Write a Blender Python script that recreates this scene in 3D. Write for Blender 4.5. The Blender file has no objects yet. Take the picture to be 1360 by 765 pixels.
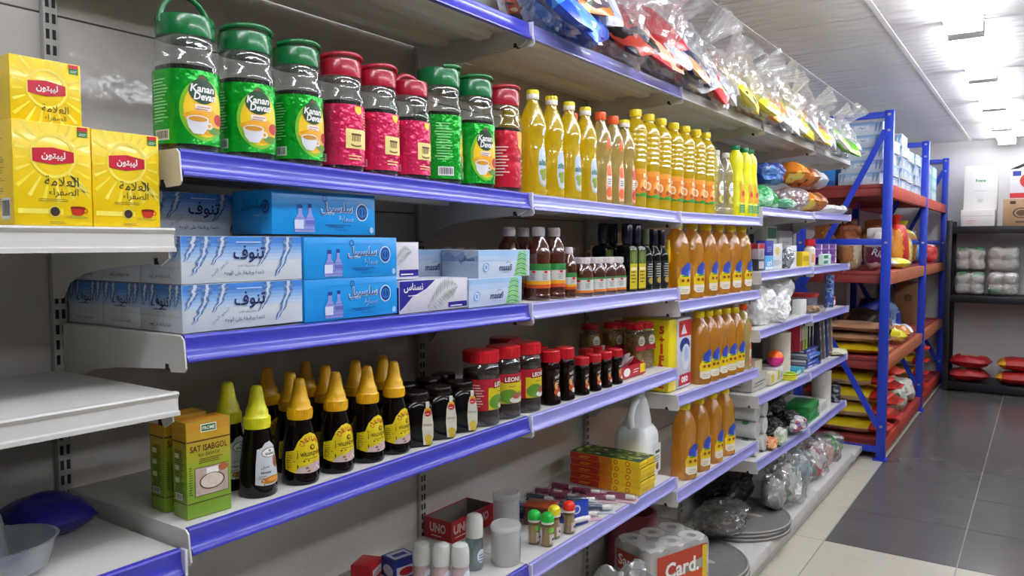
import bpy, bmesh, math, random
from mathutils import Vector, Matrix, noise, geometry

# ------------------------------------------------------------------ camera, light, exposure
SC = bpy.context.scene
COL = SC.collection
PI = math.pi
R = math.radians
cam = bpy.data.cameras.new('camera')
cam.sensor_width = 36.0
cam.lens = 36.0 * 1032.0 / 1360.0
cam.clip_start = 0.02
camo = bpy.data.objects.new('camera', cam)
COL.objects.link(camo)
camo.location = (0, 0, 1.546)
camo.rotation_euler = (R(90 - 3.3), 0, R(34.408))
SC.camera = camo
SC.view_settings.view_transform = 'Standard'
SC.view_settings.look = 'None'
SC.view_settings.gamma = 1.0
SC.view_settings.use_curve_mapping = False
SC.view_settings.exposure = 0.0
LAMP = 28.0          # strength of every fluorescent tube in the shop
world = bpy.data.worlds.new('world')
SC.world = world
world.use_nodes = True
world.node_tree.nodes['Background'].inputs[0].default_value = (0.9, 0.95, 1, 1)
world.node_tree.nodes['Background'].inputs[1].default_value = 0.25
SC.cycles.max_bounces = 10
SC.cycles.diffuse_bounces = 5
SC.cycles.transparent_max_bounces = 96
SC.cycles.transmission_bounces = 8
SC.cycles.caustics_reflective = False
SC.cycles.caustics_refractive = False

# ------------------------------------------------------------------ materials
def lin(h):
    h = h.lstrip('#')
    out = []
    for i in (0, 2, 4):
        c = int(h[i:i + 2], 16) / 255
        out.append(c / 12.92 if c <= .04045 else ((c + .055) / 1.055) ** 2.4)
    return tuple(out) + (1,)

_M = {}
def mat(hexc, rough=.45, metal=0, var=.06, scale=30, bump=0, bscale=60, coat=0, spec=.5, emit=0, sss=0):
    key = ('p', hexc, rough, metal, var, scale, bump, bscale, coat, spec, emit, sss)
    if key in _M: return _M[key]
    m = bpy.data.materials.new('m_' + hexc.strip('#')); m.use_nodes = True
    nt = m.node_tree; b = nt.nodes['Principled BSDF']
    c = lin(hexc)
    tc = nt.nodes.new('ShaderNodeTexCoord')
    nz = nt.nodes.new('ShaderNodeTexNoise'); nz.inputs['Scale'].default_value = scale
    nt.links.new(tc.outputs['Object'], nz.inputs['Vector'])
    mx = nt.nodes.new('ShaderNodeMix'); mx.data_type = 'RGBA'
    mx.inputs[6].default_value = tuple(max(0, x * (1 - var)) for x in c[:3]) + (1,)
    mx.inputs[7].default_value = tuple(min(1, x * (1 + var)) for x in c[:3]) + (1,)
    nt.links.new(nz.outputs[0], mx.inputs[0]); nt.links.new(mx.outputs[2], b.inputs['Base Color'])
    b.inputs['Roughness'].default_value = rough; b.inputs['Metallic'].default_value = metal
    b.inputs['Specular IOR Level'].default_value = spec
    b.inputs['Coat Weight'].default_value = coat
    if emit:
        b.inputs['Emission Color'].default_value = c; b.inputs['Emission Strength'].default_value = emit
    if bump:
        n2 = nt.nodes.new('ShaderNodeTexNoise'); n2.inputs['Scale'].default_value = bscale
        nt.links.new(tc.outputs['Object'], n2.inputs['Vector'])
        bp = nt.nodes.new('ShaderNodeBump'); bp.inputs['Strength'].default_value = bump; bp.inputs['Distance'].default_value = .01
        nt.links.new(n2.outputs[0], bp.inputs['Height']); nt.links.new(bp.outputs[0], b.inputs['Normal'])
    _M[key] = m
    return m

def clear(hexc='#ffffff', gloss=.12, rough=.05, bump=0, bscale=40, body=0, bodyhex=None, thr=1.0):
    """thin clear plastic or a tinted liquid: straight-through light, a glossy skin, and 'body' of cloudy colour"""
    key = ('c', hexc, gloss, rough, bump, bscale, body, bodyhex, thr)
    if key in _M: return _M[key]
    m = bpy.data.materials.new('clear_' + hexc.strip('#')); m.use_nodes = True
    nt = m.node_tree; nt.nodes.clear()
    out = nt.nodes.new('ShaderNodeOutputMaterial')
    tr = nt.nodes.new('ShaderNodeBsdfTransparent'); tr.inputs[0].default_value = lin(hexc)
    gl = nt.nodes.new('ShaderNodeBsdfGlossy'); gl.inputs['Roughness'].default_value = rough
    lw = nt.nodes.new('ShaderNodeLayerWeight'); lw.inputs['Blend'].default_value = .35
    mp = nt.nodes.new('ShaderNodeMapRange'); mp.inputs[3].default_value = gloss; mp.inputs[4].default_value = min(1, gloss * 2.2 + .12)
    nt.links.new(lw.outputs['Facing'], mp.inputs[0])
    tc = nt.nodes.new('ShaderNodeTexCoord')
    nz = nt.nodes.new('ShaderNodeTexNoise'); nz.inputs['Scale'].default_value = bscale; nz.inputs['Detail'].default_value = 3
    nt.links.new(tc.outputs['Object'], nz.inputs['Vector'])
    base = tr
    if body:
        pr = nt.nodes.new('ShaderNodeBsdfPrincipled'); pr.inputs['Base Color'].default_value = lin(bodyhex or hexc); pr.inputs['Roughness'].default_value = .25
        tl = nt.nodes.new('ShaderNodeBsdfTranslucent'); tl.inputs[0].default_value = lin(bodyhex or hexc)
        m3 = nt.nodes.new('ShaderNodeMixShader'); m3.inputs[0].default_value = .5
        nt.links.new(pr.outputs[0], m3.inputs[1]); nt.links.new(tl.outputs[0], m3.inputs[2])
        m2 = nt.nodes.new('ShaderNodeMixShader'); m2.inputs[0].default_value = body
        nt.links.new(tr.outputs[0], m2.inputs[1]); nt.links.new(m3.outputs[0], m2.inputs[2]); base = m2
    ms = nt.nodes.new('ShaderNodeMixShader')
    nt.links.new(mp.outputs[0], ms.inputs[0]); nt.links.new(base.outputs[0], ms.inputs[1]); nt.links.new(gl.outputs[0], ms.inputs[2])
    if bump:
        bp = nt.nodes.new('ShaderNodeBump'); bp.inputs['Strength'].default_value = bump; bp.inputs['Distance'].default_value = .01
        nt.links.new(nz.outputs[0], bp.inputs['Height']); nt.links.new(bp.outputs[0], gl.inputs['Normal'])
    nt.links.new(ms.outputs[0], out.inputs[0])
    _M[key] = m
    return m

def foil_mix(c1, c2, rough=.3, scale=6, thr=.5, c3=None):
    """printed pack skin: two or three colours in patches"""
    key = ('f', c1, c2, rough, scale, thr, c3)
    if key in _M: return _M[key]
    m = bpy.data.materials.new('print_' + c1.strip('#')); m.use_nodes = True
    nt = m.node_tree; b = nt.nodes['Principled BSDF']; b.inputs['Roughness'].default_value = rough
    tc = nt.nodes.new('ShaderNodeTexCoord'); nz = nt.nodes.new('ShaderNodeTexNoise'); nz.inputs['Scale'].default_value = scale; nz.inputs['Detail'].default_value = 1
    nt.links.new(tc.outputs['Object'], nz.inputs['Vector'])
    rp = nt.nodes.new('ShaderNodeValToRGB'); rp.color_ramp.interpolation = 'CONSTANT'
    e = rp.color_ramp.elements; e[0].position = 0; e[0].color = lin(c1); e[1].position = thr; e[1].color = lin(c2)
    if c3:
        x = e.new(min(.98, thr + .1)); x.color = lin(c3)
    nt.links.new(nz.outputs[0], rp.inputs[0]); nt.links.new(rp.outputs[0], b.inputs['Base Color'])
    _M[key] = m
    return m

# ------------------------------------------------------------------ lettering
AR = {}
for _l, _i, _k in ((0x627, 0xFE8D, 2), (0x628, 0xFE8F, 4), (0x629, 0xFE93, 2), (0x62A, 0xFE95, 4), (0x62C, 0xFE9D, 4), (0x62D, 0xFEA1, 4), (0x62E, 0xFEA5, 4), (0x62F, 0xFEA9, 2),
                   (0x631, 0xFEAD, 2), (0x632, 0xFEAF, 2), (0x633, 0xFEB1, 4), (0x634, 0xFEB5, 4), (0x635, 0xFEB9, 4), (0x639, 0xFEC9, 4), (0x641, 0xFED1, 4), (0x642, 0xFED5, 4),
                   (0x643, 0xFED9, 4), (0x644, 0xFEDD, 4), (0x645, 0xFEE1, 4), (0x646, 0xFEE5, 4), (0x647, 0xFEE9, 4), (0x648, 0xFEED, 2), (0x649, 0xFEEF, 2), (0x64A, 0xFEF1, 4), (0x621, 0xFE80, 1)):
    AR[_l] = (_i, _k)
def shape_ar(s):
    """joined letter forms, written out in visual order"""
    out = []; cs = [ord(c) for c in s]; i = 0; prev = False
    while i < len(cs):
        c = cs[i]
        if c not in AR: out.append(chr(c)); prev = False; i += 1; continue
        if c == 0x644 and i + 1 < len(cs) and cs[i + 1] == 0x627:
            out.append(chr(0xFEFC if prev else 0xFEFB)); prev = False; i += 2; continue
        iso, k = AR[c]; nxt = i + 1 < len(cs) and cs[i + 1] in AR and AR[cs[i + 1]][1] > 1
        if k == 1: out.append(chr(iso)); prev = False
        elif k == 2: out.append(chr(iso + (1 if prev else 0))); prev = False
        else:
            out.append(chr(iso + (3 if prev and nxt else 1 if prev else 2 if nxt else 0))); prev = nxt
        i += 1
    return ''.join(reversed(out))
_T = {}
def glyphs(s, bold=0, res=2):
    if any(0x600 <= ord(c) <= 0x6ff for c in s): s = shape_ar(s)
    k = (s, bold, res)
    if k in _T: return _T[k]
    c = bpy.data.curves.new('text', 'FONT'); c.body = s; c.resolution_u = res; c.offset = bold
    o = bpy.data.objects.new('text', c); COL.objects.link(o); bpy.context.view_layer.update()
    m = o.to_mesh(); vs = [(v.co.x, v.co.y) for v in m.vertices]; fs = [tuple(p.vertices) for p in m.polygons]
    o.to_mesh_clear(); bpy.data.objects.remove(o); bpy.data.curves.remove(c)
    x0 = min(v[0] for v in vs); x1 = max(v[0] for v in vs); y0 = min(v[1] for v in vs); y1 = max(v[1] for v in vs)
    _T[k] = ([((x - (x0 + x1) / 2), (y - (y0 + y1) / 2)) for x, y in vs], fs, x1 - x0, y1 - y0)
    return _T[k]

# ------------------------------------------------------------------ mesh builder
class MB:
    def __init__(s): s.v = []; s.f = []; s.m = []; s.mats = []
    def mi(s, m):
        if m not in s.mats: s.mats.append(m)
        return s.mats.index(m)
    def add(s, vs, fs, m):
        o = len(s.v); k = s.mi(m)
        s.v += [tuple(x) for x in vs]
        for f in fs: s.f.append(tuple(i + o for i in f)); s.m.append(k)
    def box(s, x0, x1, y0, y1, z0, z1, m, ch=.0):
        if ch <= 0:
            vs = [(x, y, z) for z in (z0, z1) for y in (y0, y1) for x in (x0, x1)]
            s.add(vs, [(0, 2, 3, 1), (4, 5, 7, 6), (0, 1, 5, 4), (2, 6, 7, 3), (0, 4, 6, 2), (1, 3, 7, 5)], m); return s
        bm = bmesh.new(); bmesh.ops.create_cube(bm, size=1)
        for v in bm.verts: v.co = ((x0 + x1) / 2 + v.co.x * (x1 - x0), (y0 + y1) / 2 + v.co.y * (y1 - y0), (z0 + z1) / 2 + v.co.z * (z1 - z0))
        bmesh.ops.bevel(bm, geom=bm.edges[:], offset=ch, segments=2, affect='EDGES', profile=.5)
        bm.verts.index_update(); s.add([v.co[:] for v in bm.verts], [tuple(v.index for v in f.verts) for f in bm.faces], m); bm.free(); return s
    def lathe(s, prof, m, seg=28, o=(0, 0, 0), n=2, sx=1, sy=1, cap0=True, cap1=True):
        vs = []; fs = []
        for p in prof:
            r, z = p[0], p[1]; nn = p[2] if len(p) > 2 else n
            for i in range(seg):
                a = 2 * PI * i / seg; c, t = math.cos(a), math.sin(a)
                q = 1 if nn == 2 else (abs(c) ** nn + abs(t) ** nn) ** (-1 / nn)
                vs.append((o[0] + r * q * c * sx, o[1] + r * q * t * sy, o[2] + z))
        for j in range(len(prof) - 1):
            for i in range(seg):
                k = (i + 1) % seg
                fs.append((j * seg + i, j * seg + k, (j + 1) * seg + k, (j + 1) * seg + i))
        if cap0: fs.append(tuple(reversed(range(seg))))
        if cap1: fs.append(tuple((len(prof) - 1) * seg + i for i in range(seg)))
        s.add(vs, fs, m); return s
    def tube(s, path, r, m, seg=8, closed=False):
        P = [Vector(p) for p in path]; vs = []; fs = []; N = len(P); up = None
        for i, p in enumerate(P):
            if closed: d = P[(i + 1) % N] - P[i - 1]
            else: d = P[min(i + 1, N - 1)] - P[max(i - 1, 0)]
            d.normalize()
            if up is None: up = d.orthogonal().normalized()
            up = (up - d * up.dot(d)).normalized(); w = d.cross(up)
            rr = r[i] if isinstance(r, (list, tuple)) else r
            for k in range(seg):
                a = 2 * PI * k / seg; vs.append(p + up * (math.cos(a) * rr) + w * (math.sin(a) * rr))
        for i in range(N if closed else N - 1):
            for k in range(seg):
                a, b = i * seg, ((i + 1) % N) * seg; fs.append((a + k, a + (k + 1) % seg, b + (k + 1) % seg, b + k))
        if not closed: fs += [tuple(reversed(range(seg))), tuple((N - 1) * seg + k for k in range(seg))]
        s.add(vs, fs, m); return s
    def prism(s, poly, axis, a, b, m):
        """extrude a polygon: axis 'x' (poly in y,z), 'y' (poly in x,z) or 'z' (poly in x,y)"""
        def pt(p, t): return {'x': (t, p[0], p[1]), 'y': (p[0], t, p[1]), 'z': (p[0], p[1], t)}[axis]
        n = len(poly); vs = [pt(p, a) for p in poly] + [pt(p, b) for p in poly]
        tess = geometry.tessellate_polygon([[Vector((p[0], p[1], 0)) for p in poly]])
        fs = [tuple(t) for t in tess] + [tuple(i + n for i in reversed(t)) for t in tess]
        fs += [(i, (i + 1) % n, n + (i + 1) % n, n + i) for i in range(n)]
        s.add(vs, fs, m); return s
    def pillow(s, L, W, T, m, o=(0, 0, 0), nu=18, nv=12, amp=.1, seed=0, p=2.4, matf=None, base=.0, crimp=True):
        """soft pack lying flat: length along x, width along y"""
        rnd = Vector((seed * 7.3, seed * 3.1, seed * 1.7)); idx = {}
        for side in (1, -1):
            for i in range(nu + 1):
                for j in range(nv + 1):
                    u, v = i / nu * 2 - 1, j / nv * 2 - 1
                    t = max(0, (1 - abs(u) ** p) * (1 - abs(v) ** p)) ** .55
                    nz = noise.noise(Vector((u * 2.2, v * 2.2, side * 3)) + rnd); n2 = noise.noise(Vector((u * 7, v * 6, side * 5)) + rnd)
                    z = side * T / 2 * t * (1 + amp * 2 * nz) + T * amp * (.7 * n2 * t + .4 * noise.noise(Vector((u * 1.5, v * 1.5, 9)) + rnd))
                    x = u * L / 2 * (1 - .06 * (1 - abs(v) ** 2) * 0 - .05 * abs(v) ** 4); y = v * W / 2 * (1 - .06 * abs(u) ** 4 + (.12 * (1 - u * u) - .06 if crimp else 0))
                    if side < 0: z = max(z, -T / 2)
                    idx[(side, i, j)] = len(s.v); s.v.append((o[0] + x, o[1] + y, o[2] + z))
        for side in (1, -1):
            for i in range(nu):
                for j in range(nv):
                    q = [idx[(side, i, j)], idx[(side, i + 1, j)], idx[(side, i + 1, j + 1)], idx[(side, i, j + 1)]]
                    if side < 0: q.reverse()
                    s.f.append(tuple(q)); s.m.append(s.mi(matf((i + .5) / nu * 2 - 1, (j + .5) / nv * 2 - 1, side) if matf else m))
        return s
    def blob(s, sx, sy, sz, m, o=(0, 0, 0), sub=4, amp=.25, fr=2.5, seed=0, ridge=.5, matf=None, floor=None, sq=2):
        bm = bmesh.new(); bmesh.ops.create_icosphere(bm, subdivisions=sub, radius=1); off = Vector((seed * 5.1, seed * 2.7, seed * 9.3))
        for v in bm.verts:
            d = v.co.normalized(); n1 = noise.noise(d * fr * .5 + off); r = 1 + amp * n1
            w = d * fr + off + Vector((noise.noise(d * 2 + off), noise.noise(d * 2 - off), n1)) * .8
            r -= ridge * amp * (abs(noise.noise(w * 1.6)) + .6 * abs(noise.noise(w * 3.7)))
            q = (abs(d.x) ** sq + abs(d.y) ** sq + abs(d.z) ** sq) ** (-1 / sq)
            v.co = Vector((d.x * sx, d.y * sy, d.z * sz)) * r * q + Vector(o)
            if floor is not None and v.co.z < floor: v.co.z = floor
        bm.verts.index_update()
        o2 = len(s.v); s.v += [v.co[:] for v in bm.verts]
        for f in bm.faces:
            c = f.calc_center_median()
            s.f.append(tuple(v.index + o2 for v in f.verts)); s.m.append(s.mi(matf(c) if matf else m))
        bm.free(); return s
    def fit(s, x0, x1, y0, y1, z0, z1):
        """stretch everything so far to fill a given box"""
        lo = [min(v[k] for v in s.v) for k in range(3)]; hi = [max(v[k] for v in s.v) for k in range(3)]; t = ((x0, x1), (y0, y1), (z0, z1))
        s.v = [tuple(t[k][0] + (v[k] - lo[k]) / (hi[k] - lo[k]) * (t[k][1] - t[k][0]) for k in range(3)) for v in s.v]; return s
    def build(s, name, parent=None, loc=(0, 0, 0), rz=0, sharp=38, flat=False):
        me = bpy.data.meshes.new(name); me.from_pydata(s.v, [], s.f)
        for m in s.mats: me.materials.append(m)
        me.polygons.foreach_set('material_index', s.m)
        if not flat:
            me.polygons.foreach_set('use_smooth', [True] * len(s.f)); me.set_sharp_from_angle(angle=R(sharp))
        me.update()
        o = bpy.data.objects.new(name, me); COL.objects.link(o); o.location = loc; o.rotation_euler = (0, 0, rz)
        if parent is not None: o.parent = parent
        return o

EPS = .00035
class Dec:
    """flat print on a surface: f(u, v, lift) gives the 3D point; u to the reader's right, v up"""
    def __init__(s, mb, f, eps=EPS, step=None):
        s.mb = mb; s.fn = f; s.e = eps
        a, b, c = (Vector(f(u, .05, 0)) for u in (-.01, 0, .01)); s.step = step or (.007 if (a + c - b * 2).length > 1e-6 else None)
    def emit(s, pts, fs, m, l):
        if s.step:
            P = list(pts); out = []; todo = [(t[0], t[k], t[k + 1]) for t in fs for k in range(1, len(t) - 1)]; mid = {}
            def mp(a, b):
                k = (min(a, b), max(a, b))
                if k not in mid: mid[k] = len(P); P.append(((P[a][0] + P[b][0]) / 2, (P[a][1] + P[b][1]) / 2))
                return mid[k]
            while todo:
                a, b, c = todo.pop(); e = [(abs(P[p][0] - P[q][0]) + .5 * abs(P[p][1] - P[q][1]), p, q, r) for p, q, r in ((a, b, c), (b, c, a), (c, a, b))]
                w, p, q, r = max(e)
                if w > s.step * 1.5: k = mp(p, q); todo += [(p, k, r), (k, q, r)]
                else: out.append((a, b, c))
            pts, fs = P, out
        s.mb.add([s.fn(p[0], p[1], l * s.e) for p in pts], fs, m)
    def rect(s, u0, v0, u1, v1, m, l=1, n=1, nv=1):
        vs = [(u0 + (u1 - u0) * i / n, v0 + (v1 - v0) * j / nv) for j in range(nv + 1) for i in range(n + 1)]
        fs = [(j * (n + 1) + i, j * (n + 1) + i + 1, (j + 1) * (n + 1) + i + 1, (j + 1) * (n + 1) + i) for j in range(nv) for i in range(n)]
        s.emit(vs, fs, m, l)
    def poly(s, pts, m, l=1):
        t = geometry.tessellate_polygon([[Vector((p[0], p[1], 0)) for p in pts]])
        ar = sum(pts[i][0] * pts[(i + 1) % len(pts)][1] - pts[(i + 1) % len(pts)][0] * pts[i][1] for i in range(len(pts)))
        fs = []
        for q in t:
            a, b, c = (pts[i] for i in q)
            fs.append(tuple(q) if (b[0] - a[0]) * (c[1] - a[1]) - (b[1] - a[1]) * (c[0] - a[0]) > 0 else tuple(reversed(q)))
        s.emit(pts, fs, m, l)
    def oval(s, cu, cv, ru, rv, m, l=1, n=20, rot=0):
        c, t = math.cos(rot), math.sin(rot); pts = []
        for i in range(n):
            a = 2 * PI * i / n; x, y = ru * math.cos(a), rv * math.sin(a); pts.append((cu + x * c - y * t, cv + x * t + y * c))
        s.emit([(cu, cv)] + pts, [(0, i + 1, (i + 1) % n + 1) for i in range(n)], m, l)
    def ring(s, cu, cv, r0, r1, m, l=1, n=24, asp=1):
        vs = []
        for i in range(n):
            a = 2 * PI * i / n
            for r in (r0, r1): vs.append(s.fn(cu + r * math.cos(a), cv + r * asp * math.sin(a), l * s.e))
        s.mb.add(vs, [(2 * i, 2 * i + 1, (2 * i + 3) % (2 * n), (2 * i + 2) % (2 * n)) for i in range(n)], m)
    def text(s, t, cu, cv, h, m, w=None, l=3, rot=0, bold=0, slant=0, fit=False):
        vs, fs, tw, th = glyphs(t, bold); k = h / th; kx = k
        if w and (fit or tw * k > w): kx = w / tw
        c, q = math.cos(rot), math.sin(rot); P = []
        for x, y in vs:
            X, Y = x * kx + slant * y * k, y * k; P.append(s.fn(cu + X * c - Y * q, cv + X * q + Y * c, l * s.e))
        s.mb.add(P, fs, m)
    def lines(s, u0, v0, u1, v1, n, m, l=2, seed=1, th=.35):
        """small print too fine to read"""
        rd = random.Random(seed); dv = (v1 - v0) / n
        for i in range(n):
            a = u0 + (u1 - u0) * rd.uniform(0, .12); b = u1 - (u1 - u0) * rd.uniform(0, .3)
            s.rect(a, v0 + dv * i, b, v0 + dv * (i + th), m, l)
    def bars(s, u0, v0, u1, v1, l=2):
        s.rect(u0, v0, u1, v1, mat('#f2f2ee'), l, 3); rd = random.Random(4); u = u0 + (u1 - u0) * .08
        while u < u1 - (u1 - u0) * .08:
            w = (u1 - u0) * rd.choice((.02, .035, .05)); s.rect(u, v0 + (v1 - v0) * .15, u + w, v1 - (v1 - v0) * .1, mat('#161616'), l + 1); u += w + (u1 - u0) * rd.choice((.025, .04))

def fx(x): return lambda u, v, l: (x + l, u, v)                       # a face looking +x
def fy(y): return lambda u, v, l: (u, y - l, v)                       # a face looking -y
def fz(z): return lambda u, v, l: (u, v, z + l)                       # a face looking up
def rev(prof, o=(0, 0, 0)):
    """wrap round a turned body; u is arc length on the widest ring, u = 0 faces +x"""
    r0 = max(p[0] for p in prof)
    def f(u, v, l):
        r = prof[-1][0]
        for (ra, za), (rb, zb) in zip([p[:2] for p in prof], [p[:2] for p in prof[1:]]):
            if za <= v <= zb: r = ra + (rb - ra) * (v - za) / max(1e-9, zb - za); break
        a = u / r0
        return (o[0] + (r + l) * math.cos(a), o[1] + (r + l) * math.sin(a), o[2] + v)
    return f

# ------------------------------------------------------------------ things, parts, copies
def thing(name, label='', cat='', loc=(0, 0, 0), rz=0, group=None):
    o = bpy.data.objects.new(name, None); COL.objects.link(o); o.empty_display_size = .05
    o.location = loc; o.rotation_euler = (0, 0, rz); tag(o, label, cat, group); return o
def tag(o, label, cat, group=None, kind=None):
    o['label'] = label; o['category'] = cat
    if group: o['group'] = group
    elif 'group' in o: del o['group']
    if kind: o['kind'] = kind
    return o
def struct(o): o['kind'] = 'structure'; return o
def copy_tree(o, parent=None):
    c = o.copy(); COL.objects.link(c)
    if parent is not None: c.parent = parent
    for ch in list(o.children): copy_tree(ch, c)
    return c
_PR = {}
def place(key, builder, loc, rz=0, label='', cat='', group=None, rot=None, scale=None):
    """the first of a kind is built, every other is a copy of it with copies of its parts"""
    if key in _PR: o = copy_tree(_PR[key])
    else: o = _PR[key] = builder()
    o.location = loc; o.rotation_euler = rot if rot else (0, 0, rz)
    if scale: o.scale = (scale,) * 3 if not isinstance(scale, tuple) else scale
    tag(o, label, cat, group); return o
ORD = ['first', 'second', 'third', 'fourth', 'fifth', 'sixth', 'seventh', 'eighth', 'ninth', 'tenth', 'eleventh', 'twelfth']

XF, XB = -1.09, -1.4715          # front edge and back panel of the shelving
BAY = [-.30, .69, 1.675, 2.655, 3.63, 4.62, 5.61]

WHITE = mat('#d0ceca', .35, var=.03); PANEL = mat('#c2beb8', .14, var=.03, bump=.22, bscale=38)
BLUE_RAIL = mat('#3a3ab2', .3, var=.04, coat=.35); PALE_RAIL = mat('#8a8acc', .3, var=.05, coat=.35)
BLACK = mat('#141414', .4); INK = mat('#1c1a20', .5); PAPER = mat('#f1f0ec', .5); RED = mat('#c8202c', .35); YEL = mat('#f2d100', .35); NAVY = mat('#1e2f86', .4)
# ------------------------------------------------------------------ the room
CEIL, WALLY, WX0, WX1, WY0 = 2.65, 9.8, -1.57, 3.2, -3.0
b = MB(); beige = mat('#c9c4b2', .22, var=.07, scale=9); dark = mat('#615f5e', .2, var=.16, scale=5); grout = mat('#8d8a82', .7)
b.box(WX0 - .1, WX1 + .1, WY0 - .1, WALLY + .1, -.1, -.0015, grout)
x = -.898 - .6 * 2
while x < WX1:
    y = 4.19 - .6 * 13
    while y < WALLY:
        m = dark if (x > -.9 and y > 4.18) else beige
        b.box(max(x + .0025, WX0), min(x + .5975, WX1), max(y + .0025, WY0), min(y + .5975, WALLY), -.001, 0, m); y += .6
    x += .6
struct(b.build('floor'))
wallm = mat('#dcdad8', .6, var=.03, scale=3)
for nm, bx in (('wall_left', (WX0 - .1, WX0, WY0, WALLY, 0, CEIL)), ('wall_back', (WX0 - .1, WX1 + .1, WALLY, WALLY + .1, 0, CEIL)), ('wall_right', (WX1, WX1 + .1, WY0, WALLY, 0, CEIL)), ('wall_front', (WX0 - .1, WX1 + .1, WY0 - .1, WY0, 0, CEIL))):
    struct(MB().box(*bx, wallm if nm in ('wall_left', 'wall_back') else mat('#77736e', .7, var=.05, scale=3)).build(nm))
def ceil_mat():
    m = bpy.data.materials.new('ceiling_tile'); m.use_nodes = True; nt = m.node_tree; p = nt.nodes['Principled BSDF']
    p.inputs['Base Color'].default_value = lin('#e2e0e0'); p.inputs['Roughness'].default_value = .35
    tc = nt.nodes.new('ShaderNodeTexCoord'); w = nt.nodes.new('ShaderNodeTexWave'); w.inputs['Scale'].default_value = 3.2; w.inputs['Distortion'].default_value = 9; w.inputs['Detail'].default_value = 2; w.bands_direction = 'Y'
    bp = nt.nodes.new('ShaderNodeBump'); bp.inputs['Strength'].default_value = .35; bp.inputs['Distance'].default_value = .02
    nt.links.new(tc.outputs['Object'], w.inputs['Vector']); nt.links.new(w.outputs['Fac'], bp.inputs['Height']); nt.links.new(bp.outputs[0], p.inputs['Normal']); return m
b = MB(); cm = ceil_mat(); seam = mat('#77757a', .7)
b.box(WX0 - .1, WX1 + .1, WY0 - .1, WALLY + .1, CEIL + .004, CEIL + .1, seam)
for i in range(-1, 7):
    for j in range(-12, 10):
        x0, y0 = -.70 + .6 * (i - 1), 4.18 + .6 * j
        b.box(max(WX0, x0), min(WX1, x0 + .6), max(WY0, y0 + .005), min(WALLY, y0 + .595), CEIL, CEIL + .006, cm)
struct(b.build('ceiling'))
k = 1
for i in range(0, 8):
    x0 = -1.30 + .6 * i
    if x0 < WX1: struct(MB().box(x0 - .012, x0 + .012, WY0, WALLY, CEIL - .004, CEIL, mat('#f0efec', .4)).build('trim_%d' % k)); k += 1

def lamp():
    t = thing('ceiling_lamp')
    MB().box(-.03, .03, -.61, .61, -.05, 0, mat('#eeeeee', .4), .004).build('housing', t)
    for s in (-.055, .055):
        tb = MB().lathe([(.016, -.58), (.016, .58)], mat('#f4f7ff', .3, emit=LAMP), 14); tb.v = [(s + v[0], v[2], -.06 + v[1]) for v in tb.v]; tb.build('tube', t)
    for y in (-.595, .595): MB().box(-.08, .08, y - .012, y + .012, -.08, -.005, mat('#e6e6e6', .4), .003).build('end_cap', t)
    return t
for row, (lx, n0) in enumerate(((-.36, 8), (1.25, 7))):
    for q in range(n0):
        y = 9.05 - 1.3 * q - (.65 if row else 0)
        place('lamp', lamp, (lx, y, CEIL), 0, ('white twin-tube ceiling lamp over the aisle, %s out from the far wall' % ORD[q]) if row == 0 else ('white twin-tube ceiling lamp on the next aisle row, %s from the far wall' % ORD[q]), 'ceiling lamp', 'fluorescent lamps along the aisle' if row == 0 else 'fluorescent lamps over the next aisle')

# ------------------------------------------------------------------ shelving bays
SEAMS = [.03, .35, .67, .99, 1.31, 1.63, 1.952, 2.27, 2.34]
DARKSLOT = mat('#1d1b1c', .7)
def bay_frame(i):
    y0, y1 = BAY[i], BAY[i + 1]
    t = thing('shelving_frame', ['white back-panel bay behind the yellow tea packets', 'white back-panel bay behind the tea jars and tissue boxes', 'white back-panel bay behind the oil and coffee jars', 'white back-panel bay behind the sunflower oil bottles', 'white back-panel bay behind the small medicine boxes', 'white back-panel bay beside the blue rack'][i], 'shelving bay', (0, 0, 0), 0, 'shelving bays in one run')
    for a, c in zip(SEAMS, SEAMS[1:]):
        MB().box(XB - .02, XB, y0 + .002, y1 - .002, a + .0015, c - .0015, PANEL, .0012).build('back_panel', t)
    MB().box(XB - .028, XB - .021, y0 + .001, y1 - .001, .03, 2.34, mat('#8a8884', .6)).build('backing', t)
    u = MB(); u.box(XB + .0006, XB + .014, y1 - .012, y1 + .012, .126, 2.34, mat('#a9a6a0', .4), .001)
    z = .2
    while z < 2.3:
        for s in (-.0055, .0055): u.box(XB + .0138, XB + .0146, y1 + s - .003, y1 + s + .003, z, z + .017, DARKSLOT)
        z += .0275
    u.build('upright', t)
    if i >= 1:
        MB().box(XB + .002, -1.032, y0 + .0015, y1 - .0015, .10, .122, WHITE, .002).build('base_deck', t)
        MB().box(-1.07, -1.055, y0 + .002, y1 - .002, .0, .10, mat('#bdb9b2', .4), .001).build('kick_plate', t)
        MB().box(-1.046, -1.030, y0 + .002, y1 - .002, .068, .12, WHITE, .002).build('base_lip', t)
    return t
for i in range(6): bay_frame(i)
SHELVES = []
def sz(y, z, w=.1):
    """height of the shelf nearest to z at y, for a thing w wide"""
    c = [(abs(zl + (zr - zl) * (y - y0) / (y1 - y0) - z), zl + (zr - zl) * (y - y0) / (y1 - y0) + abs(zr - zl) * w * .5 + .0004) for y0, y1, zl, zr in SHELVES if y0 - .02 <= y <= y1 + .02]
    return min(c)[1]
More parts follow.
